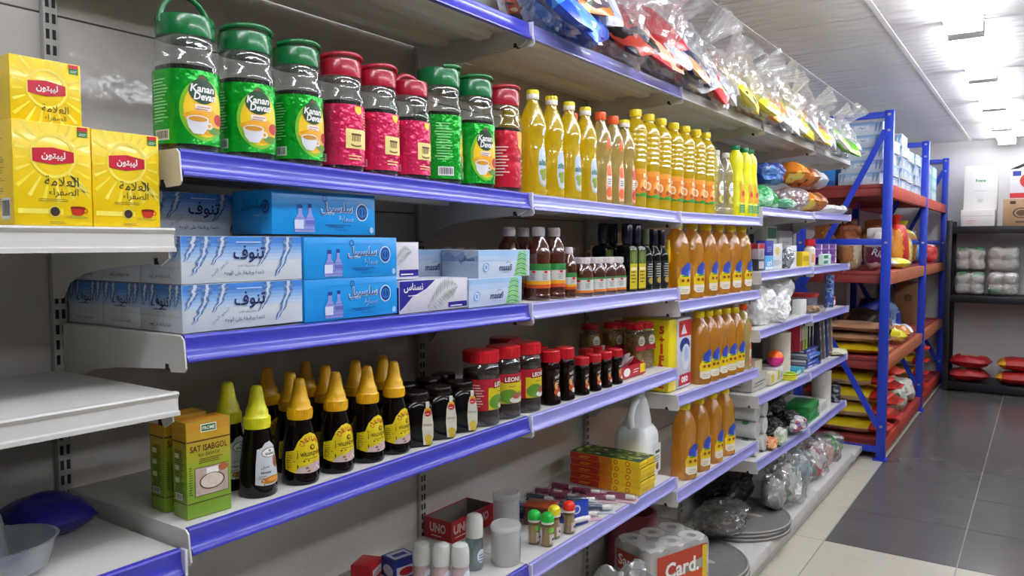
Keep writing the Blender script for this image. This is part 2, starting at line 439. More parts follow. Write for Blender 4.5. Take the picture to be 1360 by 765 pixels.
def shelf(y0, y1, zl, zr, rail, label, xb=XB, xf=XF, group='shelves of the white shelving run'):
    SHELVES.append((y0, y1, zl, zr))
    L = y1 - y0 - .006; ang = math.atan2(zr - zl, y1 - y0)
    t = thing('display_shelf', label, 'shelf', (0, y0 + .003, zl), 0, group); t.rotation_euler = (ang, 0, 0)
    d = MB(); d.box(xb + .016, xf - .012, .002, L - .002, -.012, 0, WHITE, .002)
    d.box(xf - .018, xf - .011, .002, L - .002, -.036, -.002, WHITE, .001)
    for xx in (xb + .11, xb + .25): d.prism([(xx - .03, -.012), (xx - .02, -.026), (xx + .02, -.026), (xx + .03, -.012)], 'y', .02, L - .02, WHITE)
    d.build('deck', t)
    if rail is not None:
        r = MB(); pr = [(-.0105, .001), (-.004, .001), (-.001, -.001), (0, -.004), (-.001, -.0065), (.0005, -.02), (.004, -.031), (.0065, -.0335), (.0085, -.036), (.0085, -.040), (.004, -.042), (-.004, -.041), (-.0105, -.03)]
        r.prism([(xf + p[0], p[1]) for p in pr], 'y', .0055, L, rail); r.build('price_rail', t, sharp=42)
        MB().box(xf - .004, xf + .0105, L - .004, L + .001, -.042, .002, mat('#d8d8e6', .25), .001).build('rail_joint', t)
    else:
        r = MB(); pr = [(-.0105, .0), (-.002, .0), (0, -.003), (-.002, -.007), (-.004, -.009), (-.003, -.028), (.002, -.03), (.002, -.036), (-.0105, -.036)]
        r.prism([(xf + p[0], p[1]) for p in pr], 'y', .0055, L, WHITE); r.build('front_lip', t, sharp=25)
    for yy in (.0005, L - .008):
        fr = [(xf - .004, .0), (xf + .003, -.006), (xf + .009, -.05), (xf + .004, -.056)] if yy < .01 else [(xf - .02, -.004), (xf - .014, -.008), (xf - .006, -.046)]
        pb = [(xb + .015, -.002)] + fr + [(xf - .03, -.058), (xf - .036, -.05), (xf - .042, -.05), (xf - .044, -.054), (xb + .2, -.064), (xb + .12, -.075), (xb + .07, -.092), (xb + .045, -.12), (xb + .015, -.122)]
        k = MB(); k.prism(pb, 'y', yy, yy + .003, WHITE)
        k.box(xf - .045, xf - .036, yy - .0006, yy + .0036, -.056, -.046, DARKSLOT); k.build('bracket', t)
    return t
B = BAY
shelf(B[0], B[1], 1.569, 1.569, None, 'empty-fronted white shelf carrying the yellow tea packets'); shelf(B[0], B[1], 1.325, 1.318, None, 'empty white shelf under the yellow tea packets'); shelf(B[0], B[1], 1.075, 1.071, BLUE_RAIL, 'low white shelf with blue rail under the clear tub')
shelf(B[1], B[2], 1.69, 1.673, BLUE_RAIL, 'blue-railed shelf holding the green and red lidded tea jars')
shelf(B[1], B[2], 1.403, 1.39, BLUE_RAIL, 'blue-railed shelf holding the blue tissue boxes')
shelf(B[1], B[2], 1.0985, 1.0965, BLUE_RAIL, 'blue-railed shelf holding the honey bottles')
shelf(B[1], B[2], .706, .703, BLUE_RAIL, 'blue-railed shelf holding the red card tray and white cap bottles')
shelf(B[2], B[3], 1.672, 1.659, PALE_RAIL, 'pale-railed shelf holding the yellow oil bottles'); shelf(B[2], B[3], 1.39, 1.384, PALE_RAIL, 'pale-railed shelf holding vinegar and dark olive oil bottles')
shelf(B[2], B[3], 1.095, 1.093, PALE_RAIL, 'pale-railed shelf holding the red-lidded coffee jars'); shelf(B[2], B[3], .70, .69, PALE_RAIL, 'pale-railed shelf holding toothpicks and stock cube boxes')
shelf(B[3], B[4], 1.659, 1.667, PALE_RAIL, 'pale-railed shelf under the tall orange-label oil bottles'); shelf(B[3], B[4], 1.334, 1.329, PALE_RAIL, 'pale-railed shelf holding six sunflower oil jugs')
shelf(B[3], B[4], .99, .963, PALE_RAIL, 'pale-railed shelf holding the yellow value pack and oil bottles'); shelf(B[3], B[4], .63, .612, PALE_RAIL, 'pale-railed shelf holding four amber oil jugs')
for i, nm in ((4, 'before'), (5, 'beside')):
    w = 'the blue rack' ; e = 'in the bay just %s %s' % (nm, w)
    shelf(B[i], B[i + 1], 1.715 + .01 * (i - 4), 1.72 + .015 * (i - 4), WHITE if False else PALE_RAIL, 'top pale-railed shelf of frozen-looking packs ' + e if False else 'pale-railed shelf of crinkled packs ' + e)
    shelf(B[i], B[i + 1], 1.41, 1.415 - .006 * (i - 4), PALE_RAIL, 'pale-railed shelf of small medicine boxes ' + e)
    shelf(B[i], B[i + 1], 1.138 - .01 * (i - 4), 1.143 - .02 * (i - 4), PALE_RAIL, 'pale-railed shelf of white bags ' + e if i == 4 else 'pale-railed shelf with blue tube ' + e)
    shelf(B[i], B[i + 1], .825 - .02 * (i - 4), .80, PALE_RAIL, 'pale-railed shelf of cartons and roll ' + e if i == 4 else 'pale-railed shelf of stacked blue books ' + e)
    shelf(B[i], B[i + 1], .512 - .034 * (i - 4), .478, PALE_RAIL, 'pale-railed shelf of wrapped rolls ' + e if i == 4 else 'pale-railed shelf of green packs ' + e)
for i in range(1, 6): shelf(B[i], B[i + 1], 2.10, 2.10, BLUE_RAIL if i == 1 else PALE_RAIL if i == 2 else None, 'topmost shelf under the plastic snack bags, above ' + ['', 'the tea jars', 'the yellow oil bottles', 'the tall orange-label bottles', 'the blue and green packs', 'the last shelving bay'][i])
o = tag(MB().box(-1.46, -1.03, 5.625, 5.93, .06, .10, WHITE, .004).box(-1.44, -1.06, 5.63, 5.92, 0, .06, mat('#9a968f', .5)).build('end_platform'), 'low white platform at the end of the shelving by the blue post', 'platform')

# ------------------------------------------------------------------ blue and red storage rack
STEEL = mat('#2340c0', .35, var=.05); RBEAM = mat('#b23a26', .45, var=.1, scale=12); RED_DECK = mat('#8e2f2b', .5, var=.1, scale=8); WOODB = mat('#b0623c', .5, var=.16, scale=14)
rk = thing('storage_rack', 'tall blue-post storage rack with red beams full of rice sacks', 'storage rack', (0, 0, 0))
RX0, RX1 = -1.53, -.89; RY = (6.0, 8.0, 9.72); LEV = (1.965, 1.345, .725, .135)
for y in RY:
    for x0 in (RX0, RX1 - .06):
        p = MB(); p.box(x0, x0 + .06, y - .025, y + .025, 0.012, 2.47, STEEL, .004)
        p.box(x0 - .015, x0 + .075, y - .045, y + .045, 0, .012, STEEL)
        for z in (2.44, 2.33, 1.55, .245): p.box(x0 + .02, x0 + .04, y - .027, y - .024, z - .008, z + .008, mat('#c9c9cc', .3, metal=.8))
        p.build('post', rk)
    for z in (2.44, 1.555, .075): MB().box(RX0 + .06, RX1 - .06, y - .016, y + .004, z - .022, z + .022, STEEL, .003).build('frame_tie', rk)
    for a, c in (((RX0 + .06, 1.24), (RX1 - .05, 2.33)), ((RX0 + .06, 1.22), (RX1 - .05, .245))):
        d = Vector((c[0] - a[0], c[1] - a[1])); n = Vector((-d.y, d.x)).normalized() * .02
        MB().prism([(a[0] + n.x, a[1] + n.y), (c[0] + n.x, c[1] + n.y), (c[0] - n.x, c[1] - n.y), (a[0] - n.x, a[1] - n.y)], 'y', y - .036, y - .026, STEEL).build('diagonal_brace', rk)
for ya, yb in zip(RY, RY[1:]):
    for k, z in enumerate(LEV):
        for x0 in (RX0 + .01, RX1 - .05):
            MB().box(x0, x0 + .04, ya + .026, yb - .026, z - .095, z - .004, (RBEAM if k in (0, 3) else WOODB) if x0 > -1.2 else RBEAM, .004).build('beam', rk)
        dk = MB(); n = 6; st = (yb - ya - .06) / n
        for q in range(n): dk.box(RX0 + .05, RX1 - .052, ya + .03 + st * q + .003, ya + .03 + st * (q + 1) - .003, z - .028, z, RED_DECK, .002)
        dk.box(RX0 + .05, RX1 - .052, ya + .028, ya + .05, z - .085, z - .03, RED_DECK, .002)
        dk.build('rack_deck', rk)

# ------------------------------------------------------------------ black shelf on the far wall
bs = thing('black_shelf', 'black steel shelf against the far wall with cartons and bundles', 'shelf', (0, 0, 0)); BK = mat('#16161c', .45)
for x0 in (-.85, .55):
    for y0 in (9.25, 9.74): MB().box(x0, x0 + .05, y0, y0 + .04, 0, 1.78, BK, .003).build('post', bs)
for z in (1.72, 1.005, .10):
    MB().box(-.84, .6, 9.26, 9.77, z - .02, z, BK).build('shelf_board', bs)
    MB().box(-.8, .55, 9.25, 9.258, z - .075, z, BK, .002).build('shelf_beam', bs)
# ------------------------------------------------------------------ yellow tea packets
TY = mat('#ecca08', .28, var=.05, coat=.3); TY2 = mat('#f3e05c', .3); TRED = mat('#c21f35', .3); GRN = mat('#2f7d33', .4)
def tea_packet(w, h, dp, compact):
    def f():
        t = thing('tea_packet')
        b = MB(); b.box(-dp, 0, -w / 2, w / 2, 0, h, TY, .0012)
        d = Dec(b, fx(0)); cy = h * (.68 if not compact else .55); r = w * .26
        for k in range(20):
            a = 2 * PI * k / 20 + .1; c, s = math.cos(a), math.sin(a); e = min(w * .47 / max(.01, abs(c)), (h * .985 - cy if s > 0 else cy - h * .02) / max(.01, abs(s)), w * .62)
            d.poly([(r * 1.25 * math.cos(a - .03), cy + r * 1.25 * math.sin(a - .03)), (e * math.cos(a - .045), cy + e * math.sin(a - .045)), (e * math.cos(a + .045), cy + e * math.sin(a + .045)), (r * 1.25 * math.cos(a + .03), cy + r * 1.25 * math.sin(a + .03))], TY2 if k % 2 else mat('#f1db3c', .3), 1)
        d.ring(0, cy, r * .98, r * 1.13, TY2, 2)
        bw, bh = w * .265, w * .085
        d.poly([(-bw, cy + bh), (0, cy + bh * 1.35), (bw, cy + bh * .8), (bw, cy - bh * .8), (0, cy - bh * 1.3), (-bw, cy - bh)], TRED, 3)
        d.text('ليبتون', .0, cy, w * .125, PAPER, w * .42, 4, bold=.03)
        if not compact:
            d.text('العلامة', 0.01, h * .44, w * .13, INK, w * .44, 3); d.text('الصفراء', .012, h * .325, w * .125, INK, w * .40, 3)
            d.lines(-w * .22, h * .24, w * .26, h * .275, 2, mat('#8c7a18', .5), 2, 3); d.rect(-w * .46, h * .115, w * .1, h * .165, TY2, 1)
            d.oval(.0, h * .14, w * .085, w * .085, mat('#d9c23a', .4), 2); d.oval(0, h * .14, w * .062, w * .062, mat('#2c1a10', .5), 3)
            cu = w * .3; d.poly([(cu - w * .1, h * .185), (cu + w * .1, h * .185), (cu + w * .07, h * .12), (cu + w * .03, h * .105), (cu - w * .03, h * .105), (cu - w * .07, h * .12)], mat('#c2301c', .3), 3)
            d.oval(cu, h * .185, w * .1, w * .018, mat('#7a1d10', .3), 4); d.ring(cu + w * .1, h * .155, w * .022, w * .034, mat('#c2301c', .3), 3); d.oval(cu - w * .02, h * .092, w * .16, w * .018, mat('#b8a424', .4), 2)
            d.lines(-w * .1, h * .02, w * .2, h * .05, 2, mat('#8c7a18', .5), 2, 5); d.poly([(w * .18, h * .5), (w * .47, h * .34), (w * .47, h * .36), (w * .2, h * .54)], TY2, 1); d.poly([(w * .22, h * .42), (w * .47, h * .28), (w * .47, h * .31), (w * .22, h * .45)], TY2, 1)
        else:
            d.text('العلامة', 0.01, h * .25, w * .11, INK, w * .42, 3); d.text('الصفراء', .01, h * .1, w * .1, INK, w * .36, 3)
        d.rect(w * .32, h - w * .15, w * .46, h - w * .015, GRN, 2); d.rect(w * .32, h - w * .07, w * .46, h - w * .015, RED, 3); d.lines(w * .335, h - w * .13, w * .45, h - w * .09, 2, PAPER, 3)
        e = Dec(b, fy(-w / 2)); brn = mat('#a08a20', .5)
        for q in range(7): e.lines(-dp * .85, h * (.2 + .1 * q), -dp * .3, h * (.27 + .1 * q), 3, brn, 1, q)
        if not compact: e.bars(-dp * .45, h * .06, -dp * .12, h * .26, 1)
        b.build('carton', t); return t
    return f
place('tea_a', tea_packet(.101, .138, .078, False), (-1.108, .522, 1.5695), 0, 'yellow tea packet standing under the small yellow packet', 'tea packet', 'yellow tea packets')
place('tea_a', None, (-1.116, .6285, 1.5695), 0, 'yellow tea packet standing alone beside the end of the green jar shelf', 'tea packet', 'yellow tea packets')
place('tea_c', tea_packet(.092, .087, .08, True), (-1.128, .526, 1.708), 0, 'short yellow tea packet lying on top of another packet', 'tea packet', 'yellow tea packets')

# ------------------------------------------------------------------ lidded tea jars
PET = clear('#f4f8f6', .1, .06, .15, 25); TEA = mat('#1a1210', .6, bump=.8, bscale=300); LIDG = mat('#0d6b36', .25, coat=.3); LIDR = mat('#a5142e', .25, coat=.3)
KG = mat('#12a52c', .18, metal=.35, bump=.3, bscale=60); KG2 = mat('#8fd08a', .4); KY = mat('#f0c81e', .3); KY2 = mat('#e7a51c', .3); KDK = mat('#0d3f22', .3); KP = mat('#d5285a', .2, metal=.3, bump=.3, bscale=60); KR = mat('#c0152e', .25, metal=.2, bump=.2, bscale=60); CREAM = mat('#e8d98a', .35)
def tea_jar(rr, H, lid, kind, handle):
    def f():
        t = thing('tea_jar')
        lt = .60 * H
        pr = [(rr * .93, 0), (rr * .99, .008), (rr, .02), (rr * .985, .03), (rr * .985, lt), (rr, lt + .006), (rr, .66 * H), (rr * .93, .71 * H), (rr * .9, .76 * H), (rr * .93, .80 * H), (rr * .88, .835 * H), (rr * .84, .85 * H)]
        MB().lathe(pr, PET, 36, n=2.5, cap1=False).build('jar_body', t)
        c = MB(); c.lathe([(p[0] - .0035, max(.004, p[1])) for p in pr if p[1] <= .64 * H], TEA, 30, n=2.5); c.build('tea_leaves', t)
        lp = [(rr * .99 + .0008, .010), (rr * .99 + .0008, lt)]
        def fn(u, v, l):
            a = u / rr; cc, ss = math.cos(a), math.sin(a); q = (abs(cc) ** 2.5 + abs(ss) ** 2.5) ** (-1 / 2.5); r = (rr * .99 + .0008) * q + l
            return (r * cc, r * ss, v)
        b = MB(); d = Dec(b, fn); v0, v1 = .012, lt - .002; hh = v1 - v0; W = PI * rr
        base = KG if kind in ('green', 'greenback') else KP if kind == 'pink' else KR
        d.rect(-W, v0, W, v1, base, 0, 48)
        if kind in ('green', 'greenback'):
            cu = -rr * .12; d.oval(cu + rr * .1, v0 + hh * .47, rr * .78, hh * .42, mat('#7fc22c', .3), 1, 32); d.oval(cu + rr * .12, v0 + hh * .47, rr * .68, hh * .37, KY, 2, 32); d.oval(cu + rr * .3, v0 + hh * .3, rr * .5, hh * .16, KY2, 3, 24, .3); d.oval(cu - rr * .05, v0 + hh * .42, rr * .55, hh * .05, KY2, 3, 24, .2)
            d.oval(cu + rr * .06, v0 + hh * .72, rr * .46, hh * .17, KDK, 4, 28); d.poly([(cu - rr * .25, v0 + hh * .84), (cu + rr * .06, v0 + hh * .95), (cu + rr * .36, v0 + hh * .84)], mat('#5c3a1a', .4), 3)
            d.text('Kanan', cu + rr * .06, v0 + hh * .755, hh * .105, PAPER, rr * .8, 6, bold=.03, slant=.15); d.text('Devan', cu + rr * .14, v0 + hh * .65, hh * .105, PAPER, rr * .76, 6, bold=.03, slant=.15)
            d.rect(cu - rr * .22, v0 + hh * .46, cu + rr * .36, v0 + hh * .54, mat('#efe0d0', .4), 4, 4); d.lines(cu - rr * .2, v0 + hh * .47, cu + rr * .34, v0 + hh * .53, 2, mat('#a05a4a', .5), 5)
            d.oval(cu + rr * .65, v0 + hh * .36, rr * .2, hh * .08, mat('#b8282c', .4), 4); d.oval(cu + rr * .5, v0 + hh * .2, rr * .28, hh * .05, mat('#5a8a2a', .4), 4)
            wc = mat('#dfe0e2', .3); cx, cv = cu - rr * .12, v0 + hh * .24
            d.poly([(cx - rr * .36, cv + hh * .1), (cx + rr * .36, cv + hh * .1), (cx + rr * .3, cv - hh * .02), (cx + rr * .16, cv - hh * .1), (cx - rr * .16, cv - hh * .1), (cx - rr * .3, cv - hh * .02)], wc, 5); d.oval(cx, cv + hh * .1, rr * .36, hh * .05, wc, 6); d.oval(cx, cv + hh * .1, rr * .3, hh * .035, mat('#c88a1c', .3), 7); d.ring(cx + rr * .38, cv + hh * .02, rr * .06, rr * .12, wc, 5)
            d.lines(-W * .62, v0 + hh * .3, -W * .36, v0 + hh * .9, 14, KG2, 1, 2); d.bars(-W * .58, v0 + hh * .05, -W * .36, v0 + hh * .19, 1)
        elif kind == 'pink':
            d.rect(-rr * .4, v0 + hh * .28, rr * .75, v0 + hh * .6, CREAM, 1, 6); br = mat('#6a3a1a', .5)
            for q in range(6): d.rect(-rr * .12 + q * rr * .08, v0 + hh * .4, -rr * .08 + q * rr * .08, v0 + hh * .5, br, 2)
            d.rect(-rr * .15, v0 + hh * .5, rr * .38, v0 + hh * .53, br, 2); d.oval(rr * .1, v0 + hh * .34, rr * .28, hh * .03, mat('#7a4a1e', .5), 2); d.oval(rr * .1, v0 + hh * .36, rr * .24, hh * .025, CREAM, 3)
            d.poly([(rr * .05, v0 + hh * .98), (rr * .4, v0 + hh * .98), (rr * .4, v0 + hh * .88), (rr * .22, v0 + hh * .84), (rr * .05, v0 + hh * .9)], KY, 1); d.lines(rr * .55, v0 + hh * .62, rr * .9, v0 + hh * .95, 7, CREAM, 1, 7)
            d.lines(-W * .55, v0 + hh * .4, -W * .28, v0 + hh * .92, 12, mat('#7a1030', .5), 1, 2); d.bars(-W * .56, v0 + hh * .05, -W * .38, v0 + hh * .18, 1); d.lines(-rr * .3, v0 + hh * .1, rr * .6, v0 + hh * .2, 2, CREAM, 1, 8)
        else:
            d.poly([(0, v1), (rr * .9, v1), (rr * .9, v0 + hh * .62), (rr * .5, v0 + hh * .6), (rr * .1, v0 + hh * .75)], KY2, 1); d.lines(-W * .55, v0 + hh * .2, -rr * .5, v0 + hh * .75, 10, mat('#e8c8c0', .5), 1, 2)
            d.rect(rr * .35, v0 + hh * .46, rr * .9, v0 + hh * .55, mat('#1d5a2a', .4), 2, 3); d.lines(rr * .38, v0 + hh * .475, rr * .88, v0 + hh * .54, 1, PAPER, 3); d.lines(rr * .4, v0 + hh * .22, rr * .9, v0 + hh * .42, 3, PAPER, 2)
        b.build('label', t)
        q = MB(); z0 = .845 * H
        q.lathe([(rr * .94, z0), (rr * .955, z0 + .004), (rr * .955, z0 + .13 * H), (rr * .92, z0 + .15 * H), (rr * .80, z0 + .155 * H)], lid, 36)
        q.lathe([(rr * .70, z0 + .155 * H), (rr * .70, z0 + .163 * H), (rr * .62, z0 + .165 * H)], lid, 30); q.build('lid', t)
        g = MB(); zt = z0 + .135 * H
        if handle: pts = [(0, rr * .93 * math.cos(a), zt - .01 + rr * 1.05 * math.sin(a) * (1 if handle == 1 else .62)) for a in [PI * k / 18 for k in range(19)]]
        else: pts = [(rr * .93 * math.sin(a), rr * .93 * math.cos(a), zt + .006 + .006 * math.sin(a)) for a in [PI * k / 18 for k in range(19)]]
        g.tube(pts, .0048, lid, 10); g.build('carry_handle', t); return t
    return f
JG = 'tea jars on the upper shelf'
jl = [(.755, .0475, .217, LIDG, 'green', 1, 0, 'green label tea jar with its green handle standing up, nearest the yellow packets'), (.868, .047, .217, LIDG, 'green', 0, -8, 'green label tea jar next after the one with raised handle'), (.978, .045, .216, LIDG, 'green', 0, 2, 'green label tea jar standing against the first pink label jar'),
      (1.085, .046, .217, LIDR, 'pink', 0, -6, 'pink label tea jar with red lid, first after the green jars'), (1.185, .0445, .215, LIDR, 'pink', 0, 0, 'pink label tea jar with red lid, in the middle of three'), (1.285, .0445, .213, LIDR, 'pink', 2, 0, 'pink label tea jar with its red handle half raised'),
      (1.398, .052, .262, LIDG, 'greenback', 0, 52, 'large green label tea jar turned to show its small print'), (1.525, .051, .26, LIDG, 'green', 0, -12, 'large green label tea jar facing out beside the red jar'), (1.642, .049, .258, LIDR, 'red', 0, 0, 'large plain red label tea jar beside the yellow oil bottles')]
for y, rr, H, ld, kd, hd, rz, lb in jl:
    z = sz(y, 1.68)
    place('jar%s' % ((rr, H, kd, hd),), tea_jar(rr, H, ld, kd, hd), (-1.102 - rr * 1.08 - .004, y, z), R(rz), lb, 'tea jar', JG)

# ------------------------------------------------------------------ tissue boxes
TW = mat('#cfd6de', .4, var=.04); TB = mat('#3f7fd0', .35); TB2 = mat('#7aa7dc', .35); TB3 = mat('#a9c4e4', .35); NAV = mat('#16205e', .4); GREYB = mat('#6a88b4', .4); SB = mat('#1590dc', .3, var=.03); SB2 = mat('#0f78c8', .3); LILAC = mat('#8f95d6', .35)
def splash(d, cu, v1, L, s, seed):
    rd = random.Random(seed); n = 13; a = []; c = []
    for i in range(n):
        t = i / (n - 1); u = cu - s * L * .55 * t * t + rd.uniform(-.002, .002); v = v1 - L * t; w = .008 * (1 - t) ** .7 + .0012 + rd.uniform(0, .002); a.append((u - w, v)); c.append((u + w, v))
    for i in range(n - 1):
        d.poly([a[i], c[i], c[i + 1], a[i + 1]], GREYB if i % 2 else mat('#4d6ea8', .4), 3); k = .38
        m0, m1 = (a[i][0] + c[i][0]) / 2, (a[i + 1][0] + c[i + 1][0]) / 2; w0, w1 = (c[i][0] - a[i][0]) / 2 * k, (c[i + 1][0] - a[i + 1][0]) / 2 * k
        d.poly([(m0 - w0 * rd.uniform(.3, 1), a[i][1]), (m0 + w0, a[i][1]), (m1 + w1 * rd.uniform(.3, 1), a[i + 1][1]), (m1 - w1, a[i + 1][1])], mat('#c4d2e4', .4), 4)
def grad(d, u0, u1, h):
    for k, m in enumerate((TB, TB, mat('#5c93d6', .35), TB2, mat('#92b5df', .35), TB3, mat('#bccfe6', .35))):
        z = h - .0005 - k * h * .075; d.rect(u0, z - h * .075, u1, z, m, 1)
def tanuf(long_side=True):
    L, W, H = .238, .116, .076
    def f():
        t = thing('tissue_box'); b = MB(); b.box(-W, 0, -L / 2, L / 2, 0, H, TW, .001)
        d = Dec(b, fx(0)); grad(d, -L / 2 + .0005, L / 2 - .0005, H)
        for cu, sc, sd in ((-.075, .062, 1), (-.045, .045, 2), (.045, .05, 3), (.088, .068, 4), (-.098, .04, 5)): splash(d, cu, H - .001, sc, .8, sd)
        d.text('تنوف', .006, H * .61, H * .38, NAV, .066, 5, bold=.015); d.rect(-.02, H * .86, .03, H * .885, mat('#b8d0ee', .4), 5); d.text('محارم ورقية فاخرة', .0, H * .35, H * .075, NAV, .06, 5); d.text('ناعمة ورقيقة على الوجه', -.004, H * .2, H * .11, NAV, .085, 5); d.text('لشعور الحرير', -.052, H * .3, H * .1, GREYB, .04, 5, rot=.6)
        e = Dec(b, fy(-L / 2)); grad(e, -W + .0005, -.0005, H); e.text('تنوف', -W / 2, H * .62, H * .3, NAV, .05, 5); e.text('ناعمة ورقيقة على الوجه', -W / 2, H * .16, H * .1, NAV, .06, 5); e.rect(-W + .001, H * .34, -.001, H * .346, mat('#9aa2aa', .5), 2)
        for cu, sd in ((-.1, 11), (-.078, 12), (-.028, 13), (-.01, 14)): splash(e, cu, H - .001, .035, .4, sd)
        e.rect(-W * .65, H * .47, -W * .35, H * .485, NAV, 5); g = Dec(b, fz(H)); g.oval(-W / 2, 0, .028, .07, mat('#e6ebf2', .4), 1, 24); g.ring(-W / 2, 0, .027, .0285, GREYB, 2, asp=2.4)
        b.build('carton', t); return t
    return f
def salsabeel():
    L, W, H = .244, .116, .078
    t = thing('tissue_box'); b = MB(); b.box(-W, 0, -L / 2, L / 2, 0, H, SB, .001)
    for d, u0, u1 in ((Dec(b, fx(0)), -L / 2, L / 2), ):
        nv = mat('#123c8c', .4); cu = .035
        d.text('سلسبيل', cu - .01, H * .62, H * .32, PAPER, .092, 2, bold=.045); d.text('سلسبيل', cu - .01, H * .62, H * .30, nv, .088, 4); d.text('سمارة', cu + .012, H * .37, H * .2, PAPER, .058, 3, bold=.03); d.text('سمارة', cu + .012, H * .37, H * .19, SB2, .055, 5)
        d.oval(cu + .052, H * .56, .0155, .017, PAPER, 2); d.oval(cu + .052, H * .56, .0135, .015, nv, 3); d.ring(cu + .052, H * .56, .008, .0095, SB, 4); d.rect(cu + .051, H * .45, cu + .053, H * .68, SB, 4)
        d.lines(-.005, H * .18, .06, H * .27, 2, nv, 3, 2); d.text('ناعمة ورقيقة', cu, H * .12, H * .08, nv, .04, 3); d.ring(-.005, H * .86, .0045, .006, nv, 3); d.rect(-.075, H * .83, -.012, H * .838, SB2, 2); d.rect(.0, H * .83, .085, H * .838, SB2, 2)
        for cx, hh, s in ((-.062, .6, 1.0), (-.04, .62, .8)):
            w = .0125 * s; d.poly([(cx - w, .004), (cx + w, .004), (cx + w, H * .34), (cx + w * .35, H * (hh - .12)), (cx + w * .35, H * hh), (cx - w * .35, H * hh), (cx - w * .35, H * (hh - .12)), (cx - w, H * .34)], LILAC, 3); d.rect(cx - w * .42, H * hh, cx + w * .42, H * (hh + .09), nv, 3)
            for q in range(4): d.rect(cx - w, .008 + q * .007, cx + w, .0095 + q * .007, mat('#6a74c4', .4), 4)
        d.rect(-.075, .01, -.055, .026, mat('#d6dcf2', .4), 5); d.rect(-.05, .018, -.03, .026, mat('#5a66b8', .4), 5); d.oval(.112, H * .12, .005, .006, TB3, 2)
    e = Dec(b, fy(-L / 2)); e.text('سلسبيل', -W * .48, H * .66, H * .27, nv, .064, 3); e.text('سمارة', -W * .38, H * .45, H * .13, TB3, .038, 3); e.oval(-W * .15, H * .62, .011, .0125, nv, 2); e.ring(-W * .15, H * .62, .006, .0075, SB, 3); e.rect(-W + .001, H * .35, -.001, H * .356, SB2, 1)
    g = Dec(b, fz(H)); g.ring(-W / 2, 0, .024, .026, nv, 1, asp=2.2)
    b.build('carton', t); return t
TG = 'blue and white water-print tissue boxes'
zb = 1.4
def zshelf(y): return sz(y, 1.395, .24) + .001
fr = [('bottom', 0), ('top', .077)]
for nm, dz in fr:
    for k, xx in enumerate((-1.106, -1.2235, -1.341)):
        lb = 'white water-print tissue box, %s of its stack, %s' % (nm, ('at the shelf edge', 'behind the box at the shelf edge', 'against the back panel')[k])
        place('tanuf', tanuf(), (xx, .824, zshelf(.8) + dz), 0, lb, 'tissue box', TG)
place('tanuf', None, (-1.237, .829, zshelf(.8) + .154), 0, 'shaded water-print tissue box set back on top of the stack', 'tissue box', TG)
for k, (nm, z) in enumerate((('bottom', 0), ('upper', .0785))):
    place('salsa', salsabeel, (-1.106, 1.0705, zshelf(1.07) + z), 0, 'bright blue tissue box, %s one of the two beside the water-print boxes' % nm, 'tissue box', 'bright blue tissue boxes')
place('salsa', None, (-1.108, 1.006, zshelf(.8) + .1575), R(-2), 'bright blue tissue box lying across the top of both stacks', 'tissue box', 'bright blue tissue boxes')
def feather(d, cu, cv, L, ang, m, m2):
    ux, uy = math.cos(ang), math.sin(ang)
    for k in range(16):
        t = k / 15; px = cu + ux * L * t; py = cv + uy * L * t + .012 * math.sin(t * 3); w = L * .30 * math.sin(PI * (t * .85 + .12))
        for s in (1, -1):
            a = ang + s * 1.0; q = (math.cos(a), math.sin(a)); r = L * .028
            d.poly([(px, py), (px + q[0] * w * .5 - uy * r * s, py + q[1] * w * .5 + ux * r * s), (px + q[0] * w, py + q[1] * w), (px + q[0] * w * .5 + ux * r, py + q[1] * w * .5 + uy * r)], m if k % 2 else m2, 3)
FE, FE2 = mat('#b4b8b4', .45), mat('#9fa49f', .45); PURP = mat('#23228c', .35); NW = mat('#d3d2dc', .4)
def nestas():
    L, W, H = .232, .115, .069; t = thing('tissue_box'); b = MB(); b.box(-W, 0, -L / 2, L / 2, 0, H, NW, .001); d = Dec(b, fx(0))
    d.poly([(-L / 2 + .001, H - .001), (.0, H - .001), (-.03, H * .72), (-.075, H * .5), (-.1, H * .22), (-L / 2 + .001, .006)], PURP, 1); d.text('نسناس', -.072, H * .78, H * .3, PAPER, .062, 3, bold=.02); d.lines(-.09, H * .52, -.045, H * .6, 1, PAPER, 3)
    feather(d, -.025, .004, .11, .42, FE, FE2); d.rect(.045, .004, .112, .016, PURP, 4); d.lines(.05, .006, .108, .013, 1, PAPER, 5); d.ring(-.085, .012, .004, .0055, FE, 2)
    e = Dec(b, fy(-L / 2)); e.rect(-W + .001, .0, -.001, H * .8, PURP, 1); e.text('نسناس', -W / 2, H * .4, H * .22, PAPER, .05, 2)
    b.build('carton', t); return t
def nestas_end():
    L, W, H = .085, .22, .079; t = thing('tissue_box'); b = MB(); b.box(-W, 0, -L / 2, L / 2, 0, H, NW, .001); d = Dec(b, fx(0)); feather(d, -.036, H * .35, .06, .5, FE, FE2); d.rect(-.02, .006, .04, .02, PURP, 4); d.lines(-.017, .009, .036, .017, 1, PAPER, 5); b.build('carton', t); return t
MW = mat('#c9d6ea', .35, var=.03); MG = mat('#4fae3c', .4); MG2 = mat('#8ccf5c', .4)
